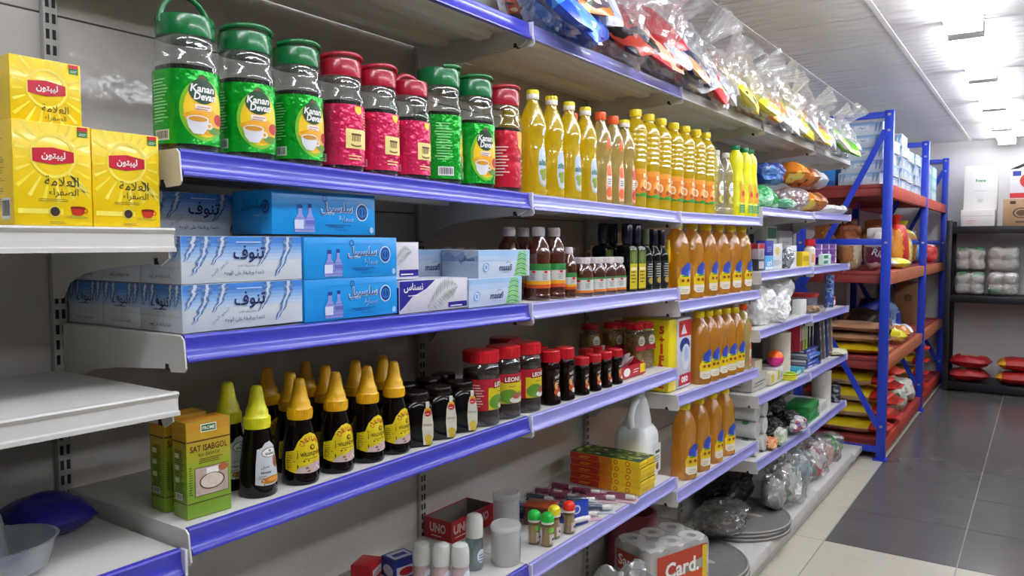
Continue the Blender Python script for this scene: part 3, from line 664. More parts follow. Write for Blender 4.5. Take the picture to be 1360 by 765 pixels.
def masafi(L=.222, H=.067):
    def f():
        W = .115; t = thing('tissue_box'); b = MB(); b.box(-W, 0, -L / 2, L / 2, 0, H, MW, .001); d = Dec(b, fx(0)); d.rect(-L / 2 + .001, H * .6, L / 2 - .001, H - .001, mat('#b4cdec', .35), 1); d.rect(-L / 2 + .001, H * .8, L / 2 - .001, H - .001, mat('#9fc3ea', .35), 2)
        cu = .062
        for k in range(11):
            t_ = k / 10; py = .003 + (H - .006) * t_; px = cu + .012 * t_
            for s, l in ((-1, .03), (1, .038)):
                w = l * (1 - .3 * t_); vy = max(.001, py - w * .33); d.poly([(px, py + .0015), (px, py - .0015), (px + s * w * .6, max(.001, py - .006)), (px + s * w, vy), (px + s * w * .6, max(.002, py - .0015))], MG if k % 2 else MG2, 3)
        d.text('masafi', -.0, H * .36, H * .24, NAV, .055, 4, slant=.2, bold=.01); d.text('مسافي', .01, H * .55, H * .12, NAV, .03, 4)
        d.oval(-.082, H * .38, .014, .011, TB2, 3, 18, .5); d.ring(-.082, H * .38, .006, .008, PAPER, 4); d.lines(-.02, H * .16, .03, H * .2, 1, TB2, 3)
        e = Dec(b, fy(-L / 2)); e.rect(-W + .001, .001, -.001, H - .001, mat('#aab8cc', .4), 1); e.poly([(-W + .002, H * .8), (-W * .8, H * .95), (-W * .6, H * .75), (-W * .4, H * .95), (-W * .3, H * .7), (-.002, H * .8), (-.002, H * .6), (-W + .002, H * .6)], mat('#7f9cc4', .4), 2); e.text('مسافي', -W * .3, H * .66, H * .28, NAV, .055, 4, bold=.01); e.rect(-W + .001, H * .48, -.001, H * .488, TB2, 2)
        b.build('carton', t); return t
    return f
place('nestas', nestas, (-1.106, 1.315, zshelf(1.315)), 0, 'white tissue box with purple corner and grey feather, at the shelf edge', 'tissue box')
place('nestas_end', nestas_end, (-1.125, 1.24, zshelf(1.24) + .0705), 0, 'feather-print tissue box turned end-on above the purple cornered box', 'tissue box')
place('masafi', masafi(), (-1.106, 1.548, zshelf(1.548)), 0, 'pale blue green-leaf tissue box at the shelf edge, lower of two', 'tissue box', 'pale blue leaf-print tissue boxes')
place('masafi', None, (-1.11, 1.591, zshelf(1.591) + .068), 0, 'pale blue green-leaf tissue box lying on top of its twin', 'tissue box', 'pale blue leaf-print tissue boxes')
place('masafi', None, (-1.228, 1.46, zshelf(1.46) + .0), 0, 'pale blue tissue box at the back under a second pale box', 'tissue box', 'pale blue leaf-print tissue boxes'); place('masafi', None, (-1.228, 1.45, zshelf(1.45) + .068), 0, 'pale blue tissue box at the back between the feather box and leaf box', 'tissue box', 'pale blue leaf-print tissue boxes')

# ------------------------------------------------------------------ green husk boxes and honey
def husk():
    W, D, H = .078, .043, .158; t = thing('husk_box'); b = MB(); g1 = mat('#7ea62a', .35); g2 = mat('#98b52a', .35); org = mat('#d08a2a', .4); brn = mat('#5a2a16', .5)
    b.box(-D, 0, -W / 2, W / 2, 0, H, g1, .0008)
    for d, u0, u1 in ((Dec(b, fx(0)), -W / 2, W / 2), (Dec(b, fy(-W / 2)), -D, 0)):
        for k, c in enumerate(('#c08a22', '#bf9624', '#b39c24', '#a4a226', '#96a628', '#8aa82a')): d.rect(u0 + .0005, H - .0005 - (k + 1) * .016, u1 - .0005, H - .0005 - k * .016, mat(c, .35), 1)
        d.rect(u0 + .0005, H * .79, u1 - .0005, H * .805, brn, 2); d.rect(u0 + .0005, H * .155, u1 - .0005, H * .165, brn, 2)
    d = Dec(b, fx(0)); d.rect(-.014, H * .88, .014, H * .965, PAPER, 2); d.rect(-.0125, H * .89, .0125, H * .955, mat('#1c6a34', .4), 3); d.text('PROME', 0, H * .922, .006, PAPER, .022, 4, bold=.02)
    d.text('SAT ISABGOL', .0, H * .72, .0105, brn, .066, 3, bold=.02, fit=True); d.text('सत ईसबगोल', .0, H * .65, .008, g1 if 0 else brn, .055, 3); d.lines(-.02, H * .56, .025, H * .62, 3, brn, 3, 3)
    d.rect(-.026, H * .22, .034, H * .52, brn, 2); d.rect(-.025, H * .226, .033, H * .514, mat('#b8a698', .5, var=.3, scale=90), 3); d.oval(.004, H * .36, .022, .013, mat('#d9cdc0', .6, var=.2, scale=120), 4); d.ring(.004, H * .36, .02, .0225, mat('#6a3a2a', .5), 5, asp=.6); d.rect(-.006, H * .43, .016, H * .5, PAPER, 5); d.oval(.024, H * .48, .009, .006, mat('#b0603a', .5), 5); d.lines(-.036, H * .25, -.029, H * .55, 12, brn, 2, 9)
    e = Dec(b, fy(-W / 2)); e.lines(-D * .85, H * .24, -D * .15, H * .72, 22, mat('#3f5a1a', .5), 2, 4)
    for v in (.62, .5, .37): e.rect(-D * .8, H * v, -D * .5, H * (v + .05), mat('#cfd8b0', .5), 3)
    e.bars(-D * .8, H * .19, -D * .3, H * .26, 3); Dec(b, fz(H)).rect(-D + .001, -W / 2 + .001, -.001, W / 2 - .001, org, 1)
    b.build('carton', t); return t
place('husk', husk, (-1.122, .757, 1.0995), R(-4), 'green husk box at the shelf edge showing the round bowl picture', 'carton', 'two green husk boxes'); place('husk', None, (-1.186, .757, 1.0995), R(-2), 'green husk box half hidden behind the one at the shelf edge', 'carton', 'two green husk boxes')
DK = mat('#140a08', .12, coat=.6); HC = mat('#0a0403', .12, spec=.4)
def honey(kind):
    def f():
        rr, H = .0345, .195; t = thing('honey_bottle')
        pr = [(rr * .94, 0), (rr, .004), (rr, .012), (rr * .97, .03), (rr * .98, .045), (rr * .9, .075), (rr * .74, .102), (rr * .6, .118), (rr * .57, .124)] if kind != 'K' else [(rr * .92, 0), (rr * .98, .004), (rr * .96, .03), (rr * .88, .06), (rr * .74, .095), (rr * .62, .118), (rr * .57, .124)]
        MB().lathe(pr, HC, 32).build('bottle_body', t)
        yc = mat('#d8d31c', .35, coat=.2) if kind == 'K' else mat('#e0aa10', .35, coat=.2); c = MB()
        c.lathe([(rr * .66, .120), (rr * .68, .124), (rr * .66, .139), (rr * .58, .142), (rr * .56, .150), (rr * .48, .157), (rr * .44, .160), (rr * .31, .186), (rr * .28, .191), (rr * .2, .1945), (rr * .08, .195)], yc, 28)
        for k in range(28):
            a = 2 * PI * k / 28; c.box(rr * .665 * math.cos(a) - .0006, rr * .665 * math.cos(a) + .0006, rr * .665 * math.sin(a) - .0006, rr * .665 * math.sin(a) + .0006, .124, .138, yc)
        c.build('nozzle_cap', t)
        b = MB(); rv = rev(pr); wd = 1.22 if kind == 'K' else 1.38; d = Dec(b, lambda u, v, l: rv(u * wd - (.004 if kind == 'C' else 0), v, l))
        if kind == 'K':
            lw = mat('#c9cdd2', .4); d.poly([(-.024, .025), (-.014, .022), (0, .021), (.014, .022), (.024, .025), (.024, .05), (.022, .07), (.02, .085), (.012, .092), (.006, .097), (-.006, .095), (-.012, .088), (-.021, .085), (-.023, .06)], lw, 1)
            d.oval(.002, .078, .0155, .0085, INK, 2); d.oval(.002, .078, .0145, .0075, PAPER, 3); d.text('Al', .002, .0815, .005, INK, .008, 4, bold=.03); d.text('Khaleej', .002, .0755, .006, INK, .026, 4, bold=.03); d.text('عسل', -.008, .054, .007, INK, .014, 3); d.text('Honey', -.007, .044, .006, INK, .018, 3, bold=.02)
            d.oval(.013, .06, .006, .011, mat('#8a4a1a', .4), 2); d.oval(.003, .03, .019, .0065, mat('#b06a1c', .35, var=.3, scale=200), 2); d.oval(.006, .031, .012, .004, mat('#d89030', .35), 3); d.lines(-.02, .034, -.006, .041, 2, mat('#777777'), 3)
        else:
            ly = mat('#d9c210', .4); d.poly([(-.036, .03), (-.036, .062), (-.022, .066), (-.016, .082), (-.006, .093), (.005, .096), (.016, .09), (.024, .078), (.027, .06), (.028, .035), (.024, .024), (.0, .022), (-.02, .024)], ly, 1)
            for k, ch in enumerate('CAPILANO'):
                a = (k - 3.5) / 3.5; d.text(ch, .004 + .0155 * math.sin(a * 1.25), .067 + .0185 * math.cos(a * 1.1), .0078, mat('#b0281c', .4), .0042, 3, rot=-a * .9, bold=.02)
            d.oval(.006, .069, .0045, .005, mat('#3a2a10', .4), 2); d.oval(.006, .0695, .0025, .003, mat('#d9a810', .4), 3); d.text('WILDFLOWER', .005, .0575, .0068, mat('#2a2014', .5), .036, 3, bold=.02, fit=True); d.lines(-.008, .048, .02, .053, 1, mat('#8a7a20', .4), 3)
            d.poly([(-.02, .024), (0, .022), (.024, .024), (.028, .036), (.018, .043), (.006, .04), (-.008, .036), (-.016, .033)], mat('#c9b6b0', .5), 2)
            rd = random.Random(3)
            for k in range(14): d.oval(rd.uniform(-.012, .022), rd.uniform(.026, .037), .0028, .0022, mat(rd.choice(['#a86a74', '#e4dcd8', '#7a5a50', '#d8a8b0']), .5), 3, 8)
            d.lines(-.034, .034, -.024, .06, 6, mat('#8a7a10', .5), 2)
        b.build('label', t); return t
    return f
HG = 'yellow-nozzle honey bottles'
place('honeyK', honey('K'), (-1.15, .8735, 1.0985), R(4), 'honey bottle with lime nozzle and white label, at the shelf edge', 'honey bottle', HG); place('honeyK', None, (-1.225, .868, 1.0985), R(5), 'honey bottle with lime nozzle, behind the other white-label one', 'honey bottle', HG)
for k, (x, y) in enumerate(((-1.145, .966), (-1.145, 1.056), (-1.145, 1.143), (-1.145, 1.222))):
    place('honeyC', honey('C'), (x, y, 1.0985), R(-4 + 3 * k), 'yellow-label honey bottle at the shelf edge, %s after the lime-capped ones' % ORD[k], 'honey bottle', HG)
for k, (x, y) in enumerate(((-1.22, 1.007), (-1.222, 1.10), (-1.222, 1.185), (-1.224, 1.272))):
    place('honeyC', None, (x, y, 1.0985), R(5), 'yellow-label honey bottle in the middle row, %s from the green boxes' % ORD[k], 'honey bottle', HG)
for k, (x, y) in enumerate(((-1.30, 1.015), (-1.30, 1.115))):
    place('honeyC', None, (x, y, 1.0985), R(5), 'orange-looking honey nozzle in the back row, %s from the green boxes' % ORD[k], 'honey bottle', HG)
def dark_jar():
    rr, H = .0345, .118; t = thing('honey_jar'); pr = [(rr * .93, 0, 5), (rr, .004, 5), (rr, .085, 5), (rr * .9, .097, 3), (rr * .84, .1, 2)]
    MB().lathe(pr, mat('#080504', .12, spec=.4), 32).build('jar_body', t); MB().lathe([(rr * .88, .1), (rr * .92, .103), (rr * .92, .114), (rr * .86, .118), (rr * .7, .1185)], mat('#1a1310', .22, metal=.4), 30).build('lid', t)
    b = MB(); d = Dec(b, fx(rr * 1.03)); lw = mat('#d9d5c4', .45)
    d.poly([(.008, .004), (.026, .006), (.031, .02), (.031, .05), (.027, .075), (.024, .085), (.011, .085), (.007, .07), (.005, .04)], lw, 1); d.poly([(.012, .07), (.024, .07), (.026, .078), (.024, .0855), (.011, .0855)], mat('#e0a81c', .4), 2); d.oval(.018, .074, .008, .0068, RED, 3); d.lines(.012, .072, .024, .076, 1, PAPER, 4); d.text('Honey', .018, .048, .0075, mat('#7a5a1a', .4), .02, 3, slant=.2)
    d.oval(.019, .018, .009, .009, mat('#d8b83c', .4), 2); d.rect(.013, .004, .026, .012, mat('#c9b02c', .4), 3); d.rect(.0135, .085, .0215, .1, lw, 1)
    b.build('hang_tag', t); return t
for k, (x, y) in enumerate(((-1.148, 1.292), (-1.148, 1.374), (-1.148, 1.454))): place('dark_jar', dark_jar, (x, y, 1.0985), R(-30), 'squat black honey jar with hanging tag, %s at the shelf edge from the honey bottles' % ORD[k], 'honey jar', 'black honey jars')
for k, (x, y) in enumerate(((-1.235, 1.355), (-1.235, 1.44), (-1.25, 1.515))): place('dark_jar', None, (x, y, 1.0985), 0, 'squat black honey jar in the second row, %s from the honey bottles' % ORD[k], 'honey jar', 'black honey jars')

# ------------------------------------------------------------------ low shelf beside the honey bay: wipes pack and clear tub
zl = 1.082
t = thing('wipes_pack', 'dark blue soft pack with light blue and green stripes on the low empty shelf', 'soft pack', (-1.385, .435, zl), R(0)); dkb, ltb, grn = mat('#1c1a78', .3), mat('#2f7fd8', .3), mat('#12582a', .3)
b = MB(); b.pillow(.15, .2, .09, dkb, (0, 0, .027), 18, 18, .08, 3, matf=lambda u, v, s: ltb if -.35 < u < .1 else grn if u < -.35 else dkb); b.build('pack_body', t, sharp=70); o = MB(); d = Dec(o, fz(.094)); d.rect(-.0, .0, .03, .04, PAPER, 1); o.build('flap_label', t)
t = thing('wipes_pack', 'plain dark blue soft pack behind the clear oval tub', 'soft pack', (-1.345, .605, zl + .002), R(0)); b = MB(); b.pillow(.15, .11, .06, dkb, (0, 0, .016), 16, 12, .06, 5); b.build('pack_body', t, sharp=70)
t = thing('clear_tub', 'cloudy clear oval tub with a pointed cone standing in it, before the blue packs', 'tub', (-1.208, .468, zl + .001), R(-10)); TC = clear('#e4e8ea', .12, .1, .2, 30, body=.5, bodyhex='#c8d0d8')
b = MB(); b.lathe([(.045, 0), (.06, .003), (.068, .04), (.071, .042), (.067, .042), (.058, .008), (.01, .006)], TC, 32, sx=1, sy=1.2, cap0=True, cap1=False); b.build('tub_body', t)
b = MB(); b.lathe([(.026, .010), (.022, .02), (.016, .07), (.012, .085), (.004, .088)], TC, 22); b.build('cone', t); o = MB(); d = Dec(o, lambda u, v, l: ((.069 + l) * math.cos(u / .069 - 1.2), (.069 + l) * 1.2 * math.sin(u / .069 - 1.2), v)); d.oval(0, .02, .022, .013, PAPER, 2); d.oval(0, .02, .019, .011, mat('#2a4ab0', .4), 3); d.oval(0, .021, .008, .004, PAPER, 4); o.build('label', t)
# ------------------------------------------------------------------ yellow cooking oil bottles
OIL = clear('#fff064', .12, .03, .12, 45, body=.68, bodyhex='#ffe414'); OILP = clear('#fff0b4', .12, .04, .12, 45, body=.4, bodyhex='#f4e69a'); AMB = clear('#ffcf4a', .12, .03, .35, 60, body=.42, bodyhex='#ffc81c'); CLR = clear('#fcfaf0', .12, .05, .3, 40, body=.2, bodyhex='#f6f0d0')
CAPY = mat('#ead21a', .3, coat=.2); CAPW = mat('#ece9e0', .35); CAPO = mat('#f0622a', .3, coat=.2); CAPG = mat('#0f7a48', .3)
def ribbed_cap(mb, rr, z0, z1, m):
    mb.lathe([(rr * .97, z0), (rr, z0 + .001), (rr, z1 - .002), (rr * .93, z1), (rr * .5, z1 + .0004)], m, 26)
    for k in range(26):
        a = 2 * PI * (k + .5) / 26; x, y = rr * math.cos(a), rr * math.sin(a); mb.box(x - .0005, x + .0005, y - .0005, y + .0005, z0 + .001, z1 - .003, m)
def slim_oil(capm, capw, oil, lab):
    def f():
        rr, H = .0375, .281; t = thing('oil_bottle')
        pr = [(rr * .9, 0), (rr * .97, .003), (rr, .012), (rr * .97, .02), (rr * .99, .03), (rr * .97, .09), (rr * .9, .13), (rr * .86, .15), (rr * .92, .165), (rr * .97, .178), (rr * .95, .19), (rr * .85, .208), (rr * .66, .228), (rr * .46, .244), (rr * .37, .252), (rr * .36, .258)]
        MB().lathe(pr, oil, 32).build('bottle_body', t)
        c = MB(); ribbed_cap(c, .0165, .2565, .281, capm)
        if capw: c.lathe([(.0166, .2565), (.0172, .258), (.0172, .269), (.0166, .27)], CAPW, 26)
        c.build('cap', t)
        b = MB(); d = Dec(b, rev(pr))
        if lab == 'olive':
            d.poly([(-.002, .03), (.014, .024), (.024, .03), (.026, .06), (.026, .118), (.02, .126), (.0, .126), (-.006, .11), (-.008, .06)], mat('#b8c8d8', .35), 1); d.text('slite', .01, .088, .016, mat('#1f7a5a', .4), .03, 4, slant=.2, bold=.02); gr = mat('#8a9a2a', .4)
            for q in ((.004, .062, .008), (.016, .066, .007), (.01, .05, .009), (.02, .054, .007)): d.oval(q[0], q[1], q[2], q[2] * 1.1, gr, 2 + int(q[2] * 100) % 2, 12)
            d.poly([(-.004, .04), (.01, .03), (.024, .04), (.016, .034)], mat('#e8d878', .4), 3); d.rect(.008, .16, .018, .178, mat('#e8eef0', .3), 1)
        else:
            oc = mat('#e06a3c', .4) if lab == 'orange' else mat('#c8342c', .4)
            d.poly([(-.004, .012), (.02, .012), (.024, .04), (.024, .11), (.014, .135), (-.002, .12), (-.008, .06)], mat('#eab49a', .4) if lab == 'orange' else mat('#d8a07a', .4), 1); d.oval(.008, .035, .014, .016, oc, 2); d.oval(.008, .1, .012, .018, oc, 2)
            d.rect(-.004, .055, .022, .085, mat('#efe6dc', .4), 3); d.lines(-.001, .06, .019, .08, 3, mat('#2a4a7a', .4), 4)
            if lab == 'orange': d.poly([(-.002, .2), (.008, .205), (.014, .192), (.014, .168), (.0, .165), (-.006, .18)], oc, 1)
        b.build('label', t); return t
    return f
def tall_oil():
    rr, H = .0385, .326; t = thing('oil_bottle'); pr = [(rr * .9, 0), (rr * .98, .003), (rr, .012), (rr * .97, .022), (rr, .03), (rr * .97, .038), (rr * .97, .13), (rr, .136)]
    for k in range(7): z = .145 + k * .017; pr += [(rr * .965, z), (rr, z + .006), (rr, z + .010), (rr * .965, z + .016)]
    pr += [(rr * .93, .268), (rr * .78, .28), (rr * .52, .293), (rr * .42, .3), (rr * .42, .305)]
    b = MB(); b.lathe(pr, OIL, 32)
    b.build('bottle_body', t); c = MB(); ribbed_cap(c, .0195, .3035, .327, CAPY); c.build('cap', t)
    b = MB(); lp = [(rr * .97 + .0006, .038), (rr * .97 + .0006, .13)]; d = Dec(b, rev(lp)); W = PI * rr; d.rect(-W, .039, W, .129, mat('#e0801c', .35), 0, 40); d.rect(-W, .112, W, .129, mat('#e89a34', .35), 1, 40)
    for cu in (-.045, .0, .045):
        d.oval(cu, .075, .018, .022, mat('#f0a850', .35), 2, 18); d.ring(cu + .006, .078, .008, .013, mat('#f4dfc0', .4), 3, 18, 1.2); d.oval(cu - .008, .062, .008, .008, mat('#b8501a', .4), 3, 12); d.oval(cu + .008, .058, .007, .007, mat('#c8641c', .4), 4, 12)
        d.poly([(cu - .022, .039), (cu + .022, .039), (cu + .022, .044), (cu, .052), (cu - .022, .046)], mat('#2f9a2c', .4), 4); d.rect(cu - .006, .1, cu + .006, .114, mat('#f4e6c8', .4), 3)
    b.build('label', t); return t
def small_oil():
    rr = .033; t = thing('oil_bottle'); pr = [(rr * .9, 0), (rr, .004), (rr, .03), (rr * .95, .036), (rr, .042), (rr * .98, .12), (rr * .93, .16), (rr, .175), (rr * .9, .195), (rr * .6, .222), (rr * .4, .235), (rr * .38, .25)]
    MB().lathe(pr, CLR, 28).build('bottle_body', t); c = MB(); ribbed_cap(c, .0145, .246, .266, mat('#dcdacb', .3)); c.build('cap', t)
    b = MB(); d = Dec(b, rev(pr)); d.oval(.0, .11, .02, .03, mat('#eef0ea', .4), 1, 20); d.lines(-.014, .104, .014, .118, 2, INK, 3); d.oval(0, .065, .02, .018, mat('#c8c060', .4), 1); d.oval(.004, .068, .01, .01, mat('#7a8a2a', .4), 2); b.build('label', t); return t
def yellow_bottle():
    rr = .035; t = thing('squeeze_bottle'); yb = mat('#e6e010', .3, coat=.2); pr = [(rr * .94, 0, 3), (rr, .004, 3), (rr, .05, 3), (rr * .96, .055, 3), (rr * .96, .16, 2.6), (rr * .9, .2, 2), (rr * .95, .225), (rr * .95, .25), (rr * .8, .272), (rr * .48, .285), (rr * .46, .292)]
    b = MB(); b.lathe(pr, yb, 30)
    for q in range(9): b.lathe([(rr * .965, .06 + q * .011, 2.8), (rr * .985, .064 + q * .011, 2.8), (rr * .965, .068 + q * .011, 2.8)], yb, 30, cap0=False, cap1=False)
    b.build('bottle_body', t); c = MB(); ribbed_cap(c, .0185, .289, .309, CAPG); c.build('cap', t)
    b = MB(); d = Dec(b, fx(rr * 1.005)); d.poly([(-.012, .06), (.024, .06), (.024, .1), (.004, .135), (-.012, .15)], mat('#f0a020', .4), 1); d.oval(.008, .098, .011, .013, mat('#c8341c', .4), 2); d.rect(-.018, .015, .026, .05, mat('#1f8a5a', .4), 1); d.lines(-.016, .018, .024, .047, 4, mat('#b8d86a', .4), 2); b.build('label', t); return t
OG = 'oil bottles on the upper shelf'
for k, y in enumerate((1.765, 1.861, 1.957, 2.053)): place('slim_oil', slim_oil(CAPY, True, OIL, 'olive'), (-1.142, y, sz(y, 1.67)), R(-20), 'slim golden oil bottle with white and yellow cap, %s after the red tea jar' % ORD[k], 'oil bottle', OG)
for k, y in enumerate((2.15, 2.235)): place('orange_oil', slim_oil(CAPO, False, OILP, 'orange'), (-1.142, y, sz(y, 1.67)), R(-22), 'slim pale oil bottle with orange cap, %s of two at the shelf edge' % ORD[k], 'oil bottle', OG)
place('red_oil', slim_oil(CAPY, True, OILP, 'red'), (-1.142, 2.314, sz(2.314, 1.67)), R(-8), 'slim pale oil bottle with red label between orange caps and tall bottles', 'oil bottle', OG)
place('slim_oil', None, (-1.23, 1.79, sz(1.79, 1.67)), 0, 'slim golden oil bottle in the second row behind the first yellow cap', 'oil bottle', OG); place('orange_oil', None, (-1.225, 2.12, sz(2.12, 1.67)), 0, 'orange-capped oil bottle peeping between two yellow caps in the second row', 'oil bottle', OG)
for k, y in enumerate((2.40, 2.505, 2.607, 2.722, 2.832, 2.944, 3.05)): place('tall_oil', tall_oil, (-1.143, y, sz(y, 1.66)), R(-10), 'tall yellow oil bottle with orange label, %s at the shelf edge' % ORD[k], 'oil bottle', 'tall orange-label oil bottles')
for k, y in enumerate((2.665, 2.80)): place('tall_oil', None, (-1.232, y, sz(y, 1.66)), 0, 'tall yellow oil bottle in the second row, %s behind the front ones' % ORD[k], 'oil bottle', 'tall orange-label oil bottles')
for k, y in enumerate((3.165, 3.285)): place('small_oil', small_oil, (-1.14, y, sz(y, 1.66)), R(-10), 'small clear oil bottle beside the yellow squeeze bottles, %s of two' % ORD[k], 'oil bottle', OG)
for k, (x, y) in enumerate(((-1.14, 3.41), (-1.14, 3.53), (-1.14, 3.61), (-1.23, 3.36))): place('yellow_bottle', yellow_bottle, (x, y, sz(y, 1.66)), R(-10), ['lemon yellow bottle with green cap, nearest the clear oil', 'lemon yellow bottle with green cap, middle one', 'lemon yellow bottle with green cap, at the shelf end', 'lemon yellow bottle with green cap, in the second row'][k], 'bottle', 'lemon yellow bottles')

# ------------------------------------------------------------------ vinegar, syrup jars, olive oil
BRN = clear('#b05a1c', .12, .04, .2, 40, body=.6, bodyhex='#7c3410'); CAPV = mat('#d8cfd0', .4)
def vinegar(rr, H, neck):
    def f():
        t = thing('vinegar_bottle'); lb, lt = .17 * H, .5 * H
        if neck: pr = [(rr * .92, 0), (rr, .004), (rr, .08 * H), (rr * .94, .1 * H), (rr * .97, .13 * H), (rr * .97, .54 * H), (rr, .58 * H), (rr * .98, .64 * H), (rr * .8, .76 * H), (rr * .5, .86 * H), (rr * .42, .88 * H)]
        else: pr = [(rr * .92, 0, 3), (rr, .004, 3), (rr, .55 * H, 3), (rr * .96, .62 * H, 3), (rr * .92, .74 * H, 2.4), (rr * .78, .82 * H, 2), (rr * .76, .85 * H, 2)]
        MB().lathe(pr, BRN, 28).build('bottle_body', t); c = MB(); ribbed_cap(c, rr * (.5 if neck else .84), (.875 if neck else .84) * H, H, CAPV); c.build('cap', t)
        b = MB(); r2 = rr * (.975 if neck else 1.10) + .0005; d = Dec(b, rev([(r2, lb), (r2, lt)])) if neck else None
        if neck:
            W = PI * r2; v0, v1 = lb, lt; d.rect(-W, v0, W, v1, mat('#cfd0cc', .4), 0, 36); d.rect(-W, v1 - .09 * H, W, v1, mat('#2f7d3a', .4), 1, 36); d.rect(-W, v0, W, v0 + .05 * H, mat('#c8501c', .4), 1, 36); d.rect(-W, v0 + .05 * H, W, v0 + .1 * H, mat('#e0a01c', .4), 1, 36)
            for cu in (-.035, .0, .03): d.lines(cu - .012, v0 + .12 * H, cu + .01, v0 + .2 * H, 4, mat('#777a80'), 2, 5); d.oval(cu, v0 + .22 * H, .006, .0035, RED, 2)
        else:
            pr2 = [(rr + .0006, lb * .7), (rr + .0006, lb * .7 + .001)]
            def fn(u, v, l):
                a = u / rr; cc, ss = math.cos(a), math.sin(a); q = (abs(cc) ** 3 + abs(ss) ** 3) ** (-1 / 3); return ((rr * q + l + .0006) * cc, (rr * q + l + .0006) * ss, v)
            d = Dec(b, fn); W = PI * rr; v0, v1 = .1 * H, .48 * H; d.rect(-W, v0, W, v1, mat('#cfd0cc', .4), 0, 36); d.rect(-W, v1 - .05 * H, W, v1, mat('#2f7d3a', .4), 1, 36); d.rect(-W, v0, W, v0 + .06 * H, mat('#d8781c', .4), 1, 36)
            for cu in (-.03, .0, .03): d.lines(cu - .012, v0 + .12 * H, cu + .01, v0 + .26 * H, 4, mat('#777a80'), 2, 5); d.oval(cu, v0 + .3 * H, .006, .0035, RED, 2)
        b.build('label', t); return t
    return f
VG = 'amber vinegar bottles'
for k, (x, y) in enumerate(((-1.145, 1.80), (-1.145, 1.882), (-1.215, 1.76), (-1.225, 1.845))): place('vin_l', vinegar(.0335, .2, True), (x, y, sz(y, 1.39)), R(-20), ['amber vinegar bottle at the shelf edge beside the leaf-print boxes', 'amber vinegar bottle at the shelf edge, second from the boxes', 'amber vinegar bottle half behind the leaf-print boxes', 'amber vinegar bottle in the second row, cap between two others'][k], 'vinegar bottle', VG)
place('vin_m', vinegar(.0235, .145, True), (-1.135, 1.947, sz(1.947, 1.39)), R(-20), 'small amber vinegar bottle between the large ones and the jars', 'vinegar bottle', VG)
for k, (x, y) in enumerate(((-1.14, 2.03), (-1.14, 2.112), (-1.14, 2.185), (-1.14, 2.25), (-1.215, 1.985), (-1.215, 2.07))): place('vin_j', vinegar(.0325, .115, False), (x, y, sz(y, 1.39)), R(-20), 'short amber pickle jar %s' % (['at the shelf edge, first', 'at the shelf edge, second', 'at the shelf edge, third', 'at the shelf edge, by the olive oil', 'in the second row, first', 'in the second row, second'][k]), 'jar', 'short amber jars')
for k, y in enumerate((1.645, 1.70, 1.755)): place('vin_m', None, (-1.34 - .0 * k, y, sz(y, 1.39)), 0, 'small capped bottle at the back panel behind the leaf-print boxes, %s' % ORD[k], 'vinegar bottle', VG)
OLV = mat('#0a0f0a', .12, spec=.4); OLVG = mat('#2f4420', .15, coat=.4); CAPB = mat('#12142a', .25, coat=.3)
def square_olive():
    w, H = .026, .225; t = thing('olive_oil_bottle'); b = MB(); b.lathe([(w * 1.02, 0, 8), (w * 1.06, .004, 8), (w * 1.06, .142, 8), (w * .9, .15, 4), (w * .5, .156, 2), (w * .5, .16, 2)], OLV, 32); b.build('bottle_body', t)
    MB().lathe([(.0165, .158), (.0175, .16), (.0175, .222), (.016, .225)], CAPB, 26).build('cap', t)
    b = MB(); d = Dec(b, fx(w * 1.07)); d.rect(-.022, .006, .022, .138, mat('#4a5a2a', .4), 1); d.rect(-.021, .01, .021, .092, mat('#c8b41c', .4), 2); d.oval(.0, .112, .013, .02, mat('#6a7a3a', .4), 3); d.lines(-.016, .03, .016, .085, 5, mat('#5a4a10', .5), 3, 6); d.rect(-.016, .07, .016, .08, mat('#e8dcae', .4), 4); b.build('label', t); return t
def round_olive(capm):
    def f():
        rr, H = .0275, .208; t = thing('olive_oil_bottle'); MB().lathe([(rr * .92, 0), (rr, .003), (rr, .112), (rr * .9, .127), (rr * .6, .142), (rr * .48, .152), (rr * .48, .158)], OLV, 28).build('bottle_body', t); c = MB(); c.lathe([(rr * .54, .155), (rr * .56, .157), (rr * .54, .204), (rr * .5, .208)], capm, 24); c.build('cap', t)
        b = MB(); d = Dec(b, rev([(rr + .0004, .0), (rr + .0004, .12)])); d.rect(-.022, .015, .022, .1, mat('#15181c', .4), 1, 10); d.lines(-.016, .045, .016, .095, 6, mat('#b8b8a8', .4), 2, 3); d.oval(0, .032, .012, .011, mat('#a8903a', .4), 2); b.build('label', t); return t
    return f
LG = 'dark olive oil bottles'
for k, (x, y) in enumerate(((-1.14, 2.335), (-1.14, 2.402), (-1.21, 2.30), (-1.21, 2.37))): place('sq_olive', square_olive, (x, y, sz(y, 1.386)), R(-8), 'square dark olive oil bottle with yellow label, %s' % ('at the shelf edge beside the amber jars', 'second at the shelf edge', 'behind the first one', 'behind the second one')[k], 'olive oil bottle', LG)
place('rd_olive_g', round_olive(mat('#3c4a26', .4)), (-1.14, 2.475, sz(2.475, 1.386)), R(-10), 'round dark oil bottle with olive green neck sleeve', 'olive oil bottle', LG)
for k, y in enumerate((2.545, 2.612)): place('rd_olive', round_olive(CAPB), (-1.14, y, sz(y, 1.386)), R(-10), 'round dark oil bottle with black neck sleeve, %s before the oil jugs' % ORD[k], 'olive oil bottle', LG)
place('rd_olive_w', round_olive(mat('#d6cf9a', .4)), (-1.215, 2.60, sz(2.6, 1.386)), 0, 'round oil bottle with cream cap behind the black-sleeved ones', 'olive oil bottle', LG)

